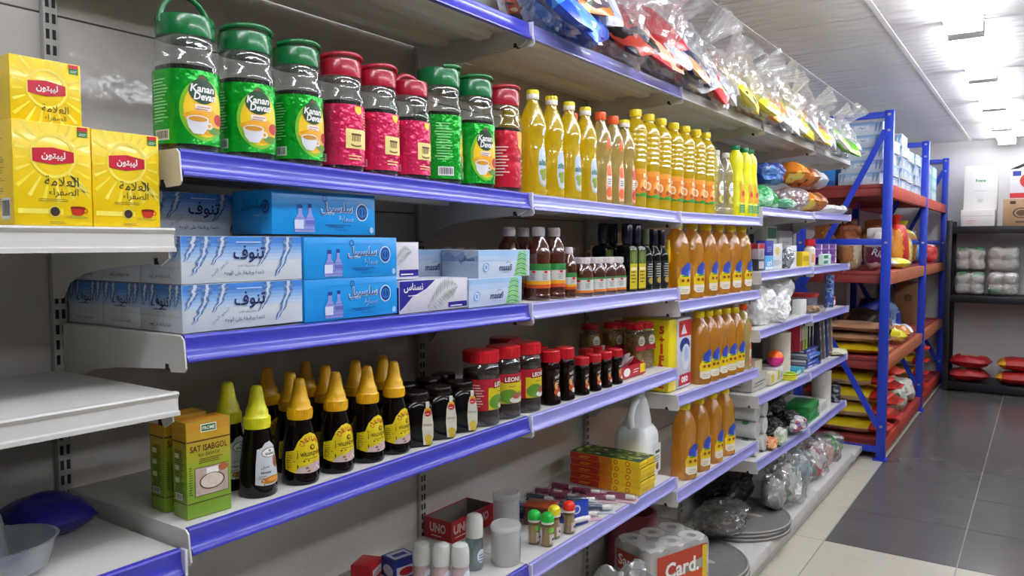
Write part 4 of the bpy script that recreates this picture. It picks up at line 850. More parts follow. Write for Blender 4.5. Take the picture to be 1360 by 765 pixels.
# ------------------------------------------------------------------ sunflower oil jugs
def jug_oil(handle, capm, H=.283):
    def f():
        rr = .0415; k = H / .283; t = thing('oil_jug'); pr = [(rr * .9, 0, 4), (rr, .004, 4), (rr * 1.02, .012, 4), (rr, .11, 3.6), (rr * .96, .12, 3.2), (rr, .132, 3), (rr, .19, 2.8), (rr * .97, .21, 2.4), (rr * .82, .232, 2), (rr * .55, .25), (rr * .46, .257), (rr * .45, .263)]
        pr = [(p[0], p[1] * k) + p[2:] for p in pr]; MB().lathe(pr, AMB, 32).build('jug_body', t); c = MB(); ribbed_cap(c, .0215, .2595 * k, .283 * k, capm); c.build('cap', t)
        if handle:
            g = MB(); g.tube([(-.004, -rr * .98, .218 * k), (-.002, -rr * 1.08, .2 * k), (0, -rr * 1.1, .17 * k), (0, -rr * 1.08, .145 * k), (0, -rr * .96, .135 * k)], [.006, .009, .0095, .009, .005], CAPY, 10); g.build('handle', t)
        def fn(u, v, l):
            a = u / rr; cc, ss = math.cos(a), math.sin(a); q = (abs(cc) ** 3.7 + abs(ss) ** 3.7) ** (-1 / 3.7); r = rr * 1.015 * q + l + .0008; return (r * cc, r * ss, v * k)
        fn0 = fn; fn = lambda u, v, l: fn0(u * 1.5 - .004, .006 + v * 1.12, l)
        b = MB(); d = Dec(b, fn); cu = .004; wh = mat('#e4dfcc', .4); yl = mat('#e2c814', .4)
        d.poly([(cu - .02, .022), (cu - .012, .014), (cu + .012, .014), (cu + .02, .022), (cu + .02, .045), (cu - .02, .045)], wh, 1); d.poly([(cu - .02, .04), (cu + .02, .04), (cu + .022, .07), (cu + .02, .085), (cu - .014, .085), (cu - .021, .06)], yl, 2)
        d.poly([(cu - .014, .078), (cu + .018, .07), (cu + .022, .09), (cu + .022, .112), (cu + .006, .116), (cu - .01, .1)], mat('#2c46a8', .35), 3); d.oval(cu + .016, .082, .008, .01, mat('#8aa4d8', .4), 4)
        for q in (-.011, .005): d.oval(cu + q + .003, .058, .009, .010, mat('#e0b010', .4), 4, 12); d.oval(cu + q + .003, .058, .0045, .005, mat('#6a3a10', .4), 5, 10)
        d.oval(cu + .0, .072, .012, .003, mat('#4a8a2a', .4), 4, 10); d.lines(cu - .014, .02, cu + .014, .034, 2, mat('#b8a878', .4), 2)
        b.build('label', t); return t
    return f
JGp = 'sunflower oil jugs'
for k, y in enumerate((2.765, 2.912, 3.065, 3.217, 3.365, 3.515)):
    place('jug_h' if k < 3 else 'jug_n', jug_oil(k < 3, CAPY, .29), (-1.142, y, sz(y, 1.332)), R(-22 + 5 * (k % 3)), 'amber oil jug on the upper jug shelf, %s from the olive oil' % ORD[k], 'oil jug', JGp)
place('jug_n', None, (-1.24, 2.73, sz(2.73, 1.332)), 0, 'amber oil jug in the second row behind the first jug of its shelf', 'oil jug', JGp)
for k, y in enumerate((3.0, 3.10, 3.205, 3.318, 3.43)): place('jug_n', None, (-1.142, y, sz(y, .98)), R(-22 + 5 * (k % 3)), 'amber oil jug on the value-pack shelf, %s after the yellow pack' % ORD[k], 'oil jug', JGp)
place('orange_oil', None, (-1.142, 3.56, sz(3.56, .97)), R(-10), 'slim oil bottle with orange-red cap at the end of the value-pack shelf', 'oil bottle', None, scale=1.06)
for k, y in enumerate((2.862, 3.01, 3.163, 3.315)): place('jug_b', jug_oil(False, CAPY, .296), (-1.142, y, sz(y, .62)), R(-22 + 5 * (k % 3)), 'amber oil jug on the lowest jug shelf, %s from the white canister' % ORD[k], 'oil jug', JGp)

# ------------------------------------------------------------------ yellow value pack
t = thing('value_pack', 'yellow plastic value pack lettered FREE in red beside the oil jugs', 'value pack', (-1.232, 2.76, sz(2.76, .985))); yp = mat('#e8d312', .3, bump=.25, bscale=25, coat=.2); vr = mat('#c8401c', .4)
b = MB(); b.box(-.1, .1, -.08, .0, 0, .275, yp, .012); d = Dec(b, fy(-.08))
for ch, v, h in (('5', .235, .03), ('+', .2, .02), ('1', .165, .04), ('F', .125, .032), ('R', .094, .03), ('E', .064, .03), ('E', .032, .03)): d.text(ch, .07, v, h, vr, None, 2, bold=.06)
d.text('EACH', .035, .165, .008, vr, .025, 2, rot=PI / 2); d.ring(.0, .03, .012, .02, vr, 2); d.rect(-.02, .24, .01, .246, vr, 2); d.lines(-.085, .245, -.02, .262, 2, vr, 2); b.build('wrapper', t)
b = MB(); b.box(-.095, .1, .001, .145, 0, .272, mat('#c8ccd8', .3, bump=.2, bscale=20), .012); d = Dec(b, fx(.1)); d.rect(.012, .2, .135, .262, RED, 1); d.poly([(.03, .21), (.06, .25), (.09, .21)], PAPER, 2); d.oval(.07, .165, .05, .03, NAVY, 1); d.oval(.08, .12, .045, .05, mat('#d8dee8', .35), 2); d.oval(.085, .13, .018, .028, mat('#9fb4d8', .4), 3); d.rect(.012, .012, .135, .055, mat('#b82038', .4), 2); d.text('oso', .07, .034, .024, PAPER, .08, 3, bold=.04)
e = Dec(b, fy(.001)); b.build('detergent_pack', t)

# ------------------------------------------------------------------ tea and coffee jars on the honey shelf
COF = mat('#241512', .35, bump=.4, bscale=220); LR = mat('#c01824', .3, coat=.2)
def leone():
    rr, H = .0475, .185; t = thing('tea_jar'); pr = [(rr * .92, 0), (rr, .005), (rr, .035), (rr * .97, .04), (rr * .97, .118), (rr, .122), (rr, .136), (rr * .94, .148), (rr * .8, .157), (rr * .78, .162)]
    MB().lathe(pr, PET, 34, cap1=False).build('jar_body', t); MB().lathe([(p[0] - .003, max(.003, p[1])) for p in pr if p[1] < .14], COF, 30).build('tea_leaves', t); c = MB(); ribbed_cap(c, rr * .95, .155, .185, LR); c.build('lid', t)
    b = MB(); r2 = rr * .97 + .0008; d = Dec(b, rev([(r2, .04), (r2, .12)])); W = PI * r2; d.rect(-W, .0405, W, .117, mat('#b02030', .35), 0, 40); d.rect(-.04, .0415, .04, .096, mat('#c8b81c', .35), 1, 14); d.oval(-.012, .06, .026, .018, mat('#5a8a2a', .4), 2); d.oval(.022, .056, .018, .014, mat('#6a9a3a', .4), 2)
    d.oval(.012, .05, .022, .0085, mat('#d8d4ce', .4), 3); d.oval(.012, .06, .015, .008, mat('#a0584a', .5, var=.3, scale=150), 4); d.rect(-.026, .094, .028, .112, mat('#8e1424', .4), 2, 6); d.text('LEONE', .001, .103, .0115, PAPER, .046, 4, bold=.02); d.lines(-.012, .084, .016, .089, 1, mat('#6a5a10', .5), 3); d.lines(-W * .6, .05, -W * .35, .108, 9, mat('#e0c8c0', .5), 1)
    b.build('label', t); return t
for k, (x, y, rz) in enumerate(((-1.148, 1.54, 18), (-1.15, 1.638, -22), (-1.15, 1.737, -2), (-1.255, 1.80, 0))): place('leone', leone, (x, y, sz(y, 1.095)), R(rz), ['red-lidded tea jar turned aside, beside the black honey jars', 'red-lidded tea jar showing its leaf picture, middle of three', 'red-lidded tea jar beside the slim coffee jars', 'red lid of a tea jar in the second row behind the third'][k], 'tea jar', 'red-lidded tea jars')
def coffee(rr, H):
    def f():
        t = thing('coffee_jar'); pr = [(rr * .9, 0, 3), (rr, .003, 3), (rr * .98, .2 * H, 3), (rr * .86, .42 * H, 2.6), (rr * .9, .6 * H, 2.6), (rr, .7 * H, 2.4), (rr * .95, .77 * H, 2), (rr * .86, .8 * H, 2)]
        MB().lathe(pr, mat('#140906', .14, spec=.4), 28).build('jar_body', t); c = MB(); ribbed_cap(c, rr * 1.0, .79 * H, H, LR); c.build('lid', t)
        b = MB(); d = Dec(b, rev([(p[0] * 1.03 + .0003, p[1]) for p in pr])); s = rr / .027; d.poly([(-.014 * s, .1 * H), (.014 * s, .1 * H), (.017 * s, .3 * H), (.012 * s, .66 * H), (-.01 * s, .68 * H), (-.016 * s, .4 * H)], mat('#2a1612', .4), 1); d.oval(.002 * s, .25 * H, .014 * s, .07 * H, mat('#b8481c', .4), 2); d.oval(.006 * s, .2 * H, .009 * s, .045 * H, mat('#e0dcd4', .4), 3); d.oval(-.004 * s, .36 * H, .006 * s, .07 * H, mat('#d89a5a', .4), 3)
        d.text('NESCAFE', .002 * s, .53 * H, .05 * H, PAPER, .022 * s, 3, rot=.25, bold=.02); d.lines(-.004 * s, .4 * H, .012 * s, .47 * H, 2, PAPER, 3); b.build('label', t); return t
    return f
for k, y in enumerate((1.845, 1.925)): place('coffee_l', coffee(.0285, .152), (-1.135, y, sz(y, 1.095)), R(-8), 'slim coffee jar with red lid, taller pair, %s from the tea jars' % ORD[k], 'coffee jar', 'red-lidded coffee jars')
for k, y in enumerate((2.018, 2.093, 2.165, 2.238)): place('coffee_s', coffee(.0225, .113), (-1.13, y, sz(y, 1.095)), R(-8), 'small coffee jar with red lid, %s after the taller pair' % ORD[k], 'coffee jar', 'red-lidded coffee jars')
for k, y in enumerate((1.90, 2.19, 2.255)): place('coffee_s' if k else 'coffee_l', None, (-1.21, y, sz(y, 1.095)), 0, 'coffee jar in the second row, %s behind the front row' % ORD[k], 'coffee jar', 'red-lidded coffee jars')
t = thing('display_tray', 'red open display tray of striped sachets beside the small coffee jars', 'display tray', (-1.2, 2.375, sz(2.375, 1.095) + .0035)); rt = mat('#b8182c', .4)
b = MB(); b.box(-.09, .07, -.095, .095, 0, .003, rt); b.prism([(-.09, .003), (.07, .003), (.07, .03), (-.02, .075), (-.09, .085)], 'y', -.095, -.092, rt); b.prism([(-.09, .003), (.07, .003), (.07, .03), (-.02, .075), (-.09, .085)], 'y', .092, .095, rt); b.box(-.09, -.087, -.092, .092, .003, .085, mat('#b8b4b0', .5)); b.box(.067, .07, -.092, .092, .003, .04, rt)
d = Dec(b, fx(.07)); d.oval(-.05, .02, .025, .014, PAPER, 1); d.lines(-.005, .013, .045, .03, 2, PAPER, 2); d.rect(.05, .006, .09, .036, mat('#e8c81c', .4), 2); b.build('tray', t)
for q in range(6):
    m = MB(); m.pillow(.075, .05, .016, mat('#c8c0c4', .3), (0, 0, 0), 8, 6, .1, q, matf=lambda u, v, s: mat('#b03048', .35) if abs(u) < .45 and abs(v - .1) < .4 else mat('#cfc8cc', .3)); o = m.build('sachet', t); o.location = (.03 - .018 * (q % 3), -.06 + .06 * (q // 2), .03 + .012 * (q % 2)); o.rotation_euler = (.2, -1.0 + .2 * (q % 3), .3 * (q % 2))
def spice_jar():
    rr, H = .033, .165; t = thing('spice_jar'); pr = [(rr * .92, 0, 3), (rr, .004, 3), (rr, .135, 3), (rr * .9, .144, 2.4), (rr * .82, .148)]; MB().lathe(pr, PET, 28, cap1=False).build('jar_body', t); MB().lathe([(rr * .93, .004, 3), (rr * .95, .128, 3)], foil_mix('#6a4a1c', '#a8842c', .6, 160, .5, '#3a3414'), 26).build('spices', t); c = MB(); ribbed_cap(c, rr * .95, .144, .165, LR); c.build('lid', t)
    b = MB(); d = Dec(b, fx(rr * 1.02)); d.rect(-.024, .07, .024, .088, mat('#a01c2c', .4), 1); d.oval(.004, .104, .016, .018, mat('#c8c4b0', .4), 1); d.lines(-.008, .095, .016, .112, 3, INK, 2); b.build('label', t); return t
for k, (x, y) in enumerate(((-1.335, 2.44), (-1.29, 2.53), (-1.205, 2.535), (-1.20, 2.61), (-1.29, 2.61))): place('spice', spice_jar, (x, y, sz(y, 1.094)), R(-20), 'clear jar of mixed spices with red lid, %s by the yellow value pack' % ORD[k], 'spice jar', 'clear spice jars')

# ------------------------------------------------------------------ lower shelf: tray, roll-ons, tubs, toothpicks, tubes, stock cubes
t = thing('card_tray', 'empty red cardboard tray lettered UNO against the back panel', 'tray', (-1.40, 1.77, sz(1.77, .70)), R(0)); ur = mat('#a8161f', .4); ui = mat('#6e665a', .7)
b = MB(); b.box(-.05, .05, -.1, .1, 0, .003, ur)
for x0, x1, y0, y1 in ((-.05, .05, -.1, -.097), (-.05, .05, .097, .1), (-.05, -.047, -.097, .097), (.047, .05, -.097, .097)): b.box(x0, x1, y0, y1, .003, .062, ur)
b.box(-.047, -.0465, -.097, .097, .003, .06, ui); b.box(-.047, .047, .0965, .097, .003, .06, ui); b.box(-.047, .047, -.097, .097, .003, .0034, ui)
for d, w in ((Dec(b, fy(-.1)), .05), (Dec(b, fx(.05)), .07)):
    for s, mm, l in ((.03, PAPER, 1), (.0, ur, 2)):
        d.text('UNO', 0 if w < .06 else -.05, .036, .027 if mm is PAPER else .024, mm, w * (1.15 if mm is PAPER else 1.04), l, bold=.035 if mm is PAPER else -.02)
    d.lines(-w * .5 - (0 if w < .06 else .05), .012, w * .5 - (0 if w < .06 else .05), .018, 1, PAPER, 1)
d.text('UNO', .045, .036, .027, PAPER, .06, 1, bold=.035); d.text('UNO', .045, .036, .024, ur, .054, 2, bold=-.02)
b.build('tray', t)
RB = clear('#cfe4e6', .12, .05, .2, 30, body=.35, bodyhex='#a8c4c8'); CW = mat('#dcded8', .25, coat=.3)
def rollon(h, hc, body):
    def f():
        rr = .0225; t = thing('roll_on_bottle'); MB().lathe([(rr * .85, 0), (rr, .006), (rr, h - hc - .012), (rr * .85, h - hc)], body, 24).build('bottle_body', t)
        MB().lathe([(rr * .98, h - hc), (rr * 1.02, h - hc + .002), (rr * 1.0, h - .018), (rr * .86, h - .005), (rr * .5, h - .0005)], CW, 26).build('cap', t)
        b = MB(); d = Dec(b, rev([(rr + .0004, 0), (rr + .0004, h)])); d.oval(.0, (h - hc) * .45, .014, .018, mat('#dfe6ea', .4), 1); d.lines(-.01, (h - hc) * .3, .01, (h - hc) * .55, 3, NAVY, 2); b.build('label', t); return t
    return f
place('rollon_tall', rollon(.145, .06, RB), (-1.195, 1.572, sz(1.57, .704)), 0, 'tallest roll-on bottle with white domed cap beside the tubs', 'roll-on bottle', 'white-capped roll-on bottles')
pinkb = mat('#c8b0ac', .3)
for k, (x, y) in enumerate(((-1.165, 1.475), (-1.205, 1.45), (-1.25, 1.428))): place('rollon', rollon(.105, .055, pinkb), (x, y, sz(y, .704)), 0, 'short roll-on bottle with white domed cap, %s from the tall one' % ORD[k], 'roll-on bottle', 'white-capped roll-on bottles')
t = thing('cream_box', 'small blue cream carton lying on the low shelf near roll-on bottles', 'carton', (-1.33, 1.435, sz(1.435, .704)), R(-12)); bb = mat('#1f3a9a', .35); b = MB(); b.box(-.03, .03, -.035, .035, 0, .05, bb, .001); d = Dec(b, fz(.05)); d.rect(-.022, -.028, .02, .028, mat('#d8dae4', .4), 1); d.rect(-.01, -.02, .008, .02, bb, 2); d = Dec(b, fx(.03)); d.rect(-.03, .004, .03, .032, mat('#e4e6ee', .4), 1); d.oval(0, .018, .022, .01, RED, 2); d = Dec(b, fy(-.035)); d.oval(0, .02, .022, .014, mat('#cfd4e6', .4), 1); b.build('carton', t)
t = thing('cream_box', 'small red carton beside the blue cream carton', 'carton', (-1.385, 1.375, sz(1.375, .704)), R(20)); b = MB(); b.box(-.028, .028, -.035, .035, 0, .042, RED, .001); d = Dec(b, fx(.028)); d.rect(-.028, .01, .028, .03, PAPER, 1); d.lines(-.02, .014, .02, .026, 2, RED, 2); b.build('carton', t)
TUB = clear('#fbfcfd', .08, .08, .1, 30, body=.55, bodyhex='#ffffff')
def budtub():
    rr, H = .0385, .105; t = thing('swab_tub'); MB().lathe([(rr * .92, 0), (rr, .005), (rr * 1.0, .088), (rr * .97, .09)], TUB, 32, cap1=True).build('tub_body', t)
    b = MB(); wh = mat('#dcdcda', .6)
    for k in range(34):
        a = 2 * PI * k / 34; b.lathe([(.0032, .006), (.0034, .012), (.0016, .02), (.0016, .07), (.0034, .078), (.0028, .085)], wh, 6, o=((rr - .006) * math.cos(a), (rr - .006) * math.sin(a), 0))
    b.lathe([(rr * .6, .006), (rr * .6, .082)], wh, 16); b.build('cotton_swab', t)
    c = MB(); c.lathe([(rr * 1.03, .0905), (rr * 1.05, .092), (rr * 1.05, .101), (rr * .98, .105), (rr * .9, .1045), (rr * .88, .102)], TUB, 32); c.build('lid', t); b = MB(); d = Dec(b, rev([(rr + .0006, 0), (rr + .0006, .1)])); d.rect(.004, .014, .022, .072, mat('#0f6a5c', .35), 1, 6); d.lines(.006, .02, .02, .045, 3, mat('#8ac0b4', .4), 2); b.build('label', t); return t
place('budtub', budtub, (-1.15, 1.65, sz(1.65, .704)), R(10), 'clear tub of cotton swabs with green label at the shelf edge', 'swab tub', 'cotton swab tubs'); place('budtub', None, (-1.27, 1.825, sz(1.825, .70)), R(160), 'clear tub of cotton swabs standing back by the red tray', 'swab tub', 'cotton swab tubs', scale=(1, 1, 1.2))
def toothpick(capm):
    def f():
        rr = .0175; t = thing('toothpick_holder'); MB().lathe([(rr * .95, 0), (rr, .003), (rr, .062), (rr * .97, .064)], clear('#f4f4ee', .1, .05), 22).build('holder_body', t); MB().lathe([(rr * .85, .004), (rr * .85, .055)], mat('#b89a6a', .7, var=.3, scale=300), 18).build('toothpicks', t)
        MB().lathe([(rr * 1.03, .0645), (rr * 1.03, .07)], CAPW, 22).build('collar', t); MB().lathe([(rr * 1.05, .0702), (rr * 1.06, .08), (rr * .95, .088), (rr * .6, .0935), (rr * .2, .095)], capm, 22).build('cap', t)
        b = MB(); d = Dec(b, rev([(rr + .0004, 0), (rr + .0004, .06)])); d.rect(-.014, .04, .014, .054, mat('#7ac83c', .4), 1, 6) if capm is TPG else None; d.rect(-.012, .01, .012, .036, mat('#d8c8c4', .4), 1, 6); d.oval(0, .022, .004, .004, INK, 2); b.build('label', t); return t
    return f
TPG, TPY, TPR = mat('#22b43c', .3), mat('#e8d01c', .3), mat('#e0301c', .3)
for k, (cp, x, y, nm) in enumerate(((TPG, -1.165, 1.812, 'green-capped toothpick holder, further in of two green ones'), (TPG, -1.125, 1.818, 'green-capped toothpick holder at the shelf edge'), (TPY, -1.14, 1.88, 'yellow-capped clear toothpick holder'), (TPR, -1.125, 1.938, 'red-capped toothpick holder beside the blister cards'))): place('tp%d' % (0 if cp is TPG else k), toothpick(cp), (x, y, sz(y, .70)), 0, nm, 'toothpick holder', 'toothpick holders')
def blister(c1, c2):
    def f():
        t = thing('blister_card'); b = MB(); b.box(-.06, .06, -.028, .028, 0, .0012, mat(c2, .35)); d = Dec(b, fz(.0012)); d.rect(-.055, -.024, -.02, .024, mat('#e4e0e4', .4), 1); d.rect(-.044, -.018, -.034, .018, mat(c1, .4), 2); b.build('backing_card', t)
        b = MB(); b.lathe([(.006, -.045), (.009, -.042), (.009, .018), (.0085, .02)], mat(c1, .3, coat=.3), 16); b.lathe([(.008, .0205), (.008, .045), (.006, .048)], CAPW, 16); b.v = [(v[2], v[1], .0115 + v[0]) for v in b.v]; b.build('lip_balm_tube', t)
        b = MB(); b.lathe([(.0118, -.05), (.0125, -.046), (.0125, .05), (.0118, .053)], clear('#ffffff', .12, .06), 16); b.v = [(v[2], v[1], max(.0014, .0125 + v[0])) for v in b.v]; b.build('blister', t); return t
    return f
BL = (('#8a1c4a', '#b85a78'), ('#1f3a5a', '#c8d2dc'), ('#8a2050', '#d8b8c4'), ('#23408a', '#2a48a8'))
k = 0
for x, y, rz, q, dz in ((-1.36, 2.02, 40, 3, 0), (-1.33, 1.975, 20, 3, .0), (-1.29, 2.05, 30, 0, 0), (-1.35, 2.13, 10, 1, 0), (-1.25, 2.11, 25, 1, 0), (-1.36, 2.20, 20, 0, .0), (-1.30, 2.19, 15, 0, 0), (-1.23, 2.19, 30, 1, 0), (-1.19, 2.255, 20, 2, 0), (-1.26, 2.28, 15, 0, .0), (-1.15, 2.15, 35, 1, 0), (-1.15, 2.06, 55, 2, 0), (-1.20, 2.02, 10, 3, 0), (-1.345, 2.28, 10, 0, 0), (-1.14, 2.30, 10, 2, 0)):
    place('blister%d' % q, blister(*BL[q]), (x, y, sz(y, .697) + .001), R(rz), '%s lip-balm blister card lying flat, %s of the spread' % (('plum', 'dark blue', 'pink', 'bright blue')[q], ['first', 'second', 'third', 'fourth', 'fifth', 'sixth', 'seventh', 'eighth', 'ninth', 'tenth', 'eleventh', 'twelfth', 'thirteenth', 'fourteenth', 'fifteenth'][k]), 'blister card', 'lip-balm blister cards'); k += 1
t = thing('orange_box', 'translucent orange-brown box behind the toothpick holders', 'box', (-1.235, 1.96, sz(1.96, .70)), R(12)); b = MB(); b.box(-.045, .045, -.035, .035, 0, .055, clear('#c8643a', .12, .08, .1, 20, body=.7, bodyhex='#8a3a1c'), .003); b.build('box_body', t); MB().box(-.0465, .0465, -.0365, .0365, .0555, .062, mat('#9a4020', .25, coat=.3), .002).build('box_lid', t)
t = thing('blister_card', 'bright blue hanging card with a white tube standing behind the red-capped holder', 'blister card', (-1.13, 2.01, sz(2.01, .70)), R(-20)); b = MB(); b.box(-.002, 0, -.035, .035, 0, .075, mat('#2140b0', .35), .0005); d = Dec(b, fx(0)); d.oval(-.012, .05, .016, .014, mat('#d4daf0', .4), 1); d.oval(-.012, .05, .01, .009, mat('#3a5ac8', .4), 2); d.rect(-.015, .016, .02, .026, PAPER, 1); b.build('backing_card', t); b = MB(); b.lathe([(.006, -.03), (.0075, -.028), (.0075, .03), (.006, .032)], CAPW, 14); b.v = [(.008 + v[0], v[2], .02 + v[1]) for v in b.v]; b.build('lip_balm_tube', t)
def stock_box():
    t = thing('stock_cube_box'); b = MB(); b.box(-.135, .135, -.03, .03, 0, .0225, mat('#e2c018', .35), .001); d = Dec(b, fy(-.03)); d.rect(-.134, .0005, -.02, .022, mat('#c8341c', .35), 1); d.rect(-.02, .0005, .03, .022, mat('#d87a1c', .35), 1); d.ring(.09, .011, .006, .009, mat('#c8341c', .4), 2); d.lines(-.1, .006, -.05, .016, 2, KY, 2); d.ring(.045, .011, .005, .008, mat('#c8341c', .4), 2)
    e = Dec(b, fx(.135)); e.rect(-.029, .009, .029, .0125, mat('#c8a010', .4), 1); g = Dec(b, fz(.0225)); rd = random.Random(5); g.rect(-.134, -.029, .134, .029, mat('#1c3a1a', .4), 1)
    for q in range(26): u, v = rd.uniform(-.12, .12), rd.uniform(-.022, .022); g.poly([(u - .01, v - .005), (u + .008, v - .007), (u + .012, v + .004), (u - .006, v + .007)], mat(rd.choice(['#5a7a2a', '#a8b050', '#cfd0a0', '#1a2a14']), .4), 2 + q % 3)
    b.build('carton', t); return t
for c, y in enumerate((2.396, 2.459)):
    for q in range(5 - 0): place('stock', stock_box, (-1.235 + .004 * (q % 2), y, sz(y, .693) + .0015 + q * .0228), 0, 'flat yellow and green stock cube box, %s up in the %s pile' % (ORD[q], ('near', 'far')[c]), 'stock cube box', 'piled stock cube boxes')
t = thing('plastic_canister', 'translucent white canister with handle behind the stock cube boxes', 'canister', (-1.215, 2.585, sz(2.585, .692))); cw = mat('#eff3f5', .3, var=.02)
b = MB(); pr = [(.062, 0, 4), (.068, .006, 4), (.07, .02, 4), (.069, .15, 4), (.066, .17, 3.6), (.055, .19, 3)]; b.lathe(pr, cw, 36)
vs = []; n = 24
for k_, (cy, ry, rx, z) in enumerate(((0, .055, .055, .19), (.014, .042, .046, .215), (.022, .03, .036, .25), (.02, .024, .028, .28), (.016, .021, .022, .292), (.016, .02, .02, .302))): vs += [(rx * math.cos(2 * PI * q / n), cy + ry * math.sin(2 * PI * q / n), z) for q in range(n)]
b.add(vs, [(j_ * n + q, j_ * n + (q + 1) % n, (j_ + 1) * n + (q + 1) % n, (j_ + 1) * n + q) for j_ in range(5) for q in range(n)], cw); b.build('canister_body', t)
MB().tube([(0, -.03, .165), (0, -.05, .19), (0, -.054, .21), (0, -.05, .232), (0, -.038, .254), (0, -.02, .272), (0, .0, .284)], [.012, .0135, .013, .0125, .012, .012, .012], cw, 12).build('handle', t); c = MB(); ribbed_cap(c, .022, .3, .318, mat('#c8cfd0', .35)); c.v = [(v[0], v[1] + .016, v[2]) for v in c.v]; c.build('cap', t)
b = MB(); d = Dec(b, fx(.0705)); d.rect(-.01, .02, .055, .125, mat('#dfe0de', .45), 1); d.rect(.008, .09, .046, .1, mat('#2a5a3a', .4), 2); d.lines(.0, .06, .046, .085, 3, INK, 2); d.oval(.026, .042, .012, .014, mat('#8a5a3a', .4), 2); b.build('label', t)

# ------------------------------------------------------------------ bottom deck of the oil bay
ROLL = mat('#d0cdc8', .7, bump=.15, bscale=80)
t = thing('toilet_roll_pack', 'plastic-wrapped toilet roll pack with red lettered band on the bottom deck', 'toilet roll pack', (-1.17, 2.72, .1235), R(-22)); b = MB()
for i in range(2):
    for j in range(3):
        for q in range(3):
            rr = .05; cx, cy = -.052 + .104 * i, -.104 + .104 * j; o = MB(); o.lathe([(.02, .098), (.02, .0), (rr, 0), (rr, .1), (.02, .1), (.02, .06)], ROLL, 26, (cx, cy, .103 * q), cap0=False, cap1=False); o.lathe([(.0195, .004), (.0195, .03)], mat('#6a6662', .8), 16, (cx, cy, .103 * q)); 
            if q == 2 or i == 1 or j == 0: o.build('toilet_roll', t)
b = MB(); b.box(-.107, .107, -.16, .16, -.0005, .315, clear('#ffffff', .06, .12, .3, 30, body=.3, bodyhex='#ffffff'), .03); d = Dec(b, fx(.1075)); d.poly([(-.128, .2), (.13, .245), (.13, .29), (-.128, .285)], mat('#b83a1e', .4), 1); d.rect(-.126, .09, .13, .2, mat('#c8481c', .4), 1); d.text('Card.', .0, .225, .06, PAPER, .2, 3, bold=.03); d.lines(-.1, .1, .1, .17, 3, PAPER, 3); e = Dec(b, fy(-.1605)); e.rect(-.075, .2, .065, .275, mat('#a83420', .4), 1); e.text('Sansa', -.005, .238, .04, PAPER, .12, 3, bold=.02); e.rect(-.075, .02, .07, .18, mat('#d8d4ce', .4), 1)
g = Dec(b, fx(.1078)); g.rect(.105, .03, .1285, .285, mat('#d8bc1c', .4), 3); b.build('wrap', t)
t = thing('plastic_pouch', 'white printed plastic bag slumped in front of the toilet rolls', 'plastic bag', (-1.15, 2.37, .123), R(-20)); b = MB(); b.blob(.10, .11, .16, clear('#f2f4f4', .15, .12, .3, 30, body=.6, bodyhex='#cfd2d0'), (0, 0, .15), 4, .3, 2.5, 11, .7, floor=0, sq=3); b.build('bag', t, flat=True); o = MB(); d = Dec(o, lambda u, v, l: (.02 + u, v, .29 + l - .9 * u * u - .5 * v * v)); d.oval(-.02, -.05, .03, .014, mat('#3a7a4a', .5), 1); d.lines(-.04, .0, .05, .08, 5, NAVY, 1); o.build('print', t)
t = thing('pink_roll', 'pink rolled mat leaning behind the toilet rolls', 'rolled mat', (-1.36, 2.86, .123), R(-10)); b = MB(); b.lathe([(.10, 0), (.10, .33), (.085, .331), (.085, .28)], mat('#9a4a52', .6), 28); b.build('mat_roll', t)
# ------------------------------------------------------------------ plastic bags of snack packs on the topmost shelf
FILM = clear('#ffffff', .16, .16, .5, 22, body=.24, bodyhex='#ffffff')
FILMB = clear('#d8e6ff', .16, .12, .5, 22, body=.28, bodyhex='#3f86e0')
SNK = {'red': foil_mix('#c8202c', '#e8b090', .25, 11, .60, '#7a1218'), 'blue': foil_mix('#1f4fc8', '#4f9ae8', .25, 11, .60, '#e8e8f0'), 'navy': foil_mix('#1c1f5a', '#c8a070', .25, 11, .60, '#e8d8b0'), 'black': foil_mix('#1a1614', '#b03a28', .25, 11, .60, '#d8b080'),
       'yellow': foil_mix('#e0d020', '#f0e870', .25, 11, .60, '#3a2a10'), 'orange': foil_mix('#d07a24', '#e8d060', .25, 11, .60, '#b8481c'), 'white': foil_mix('#d8d8dc', '#a8b0c0', .25, 11, .60, '#e0a0a0'), 'green': foil_mix('#6ac01c', '#a8e05a', .25, 11, .60, '#e8f0d8'), 'brown': foil_mix('#8a4a20', '#c87a34', .3, 8, .55, '#3a2010')}
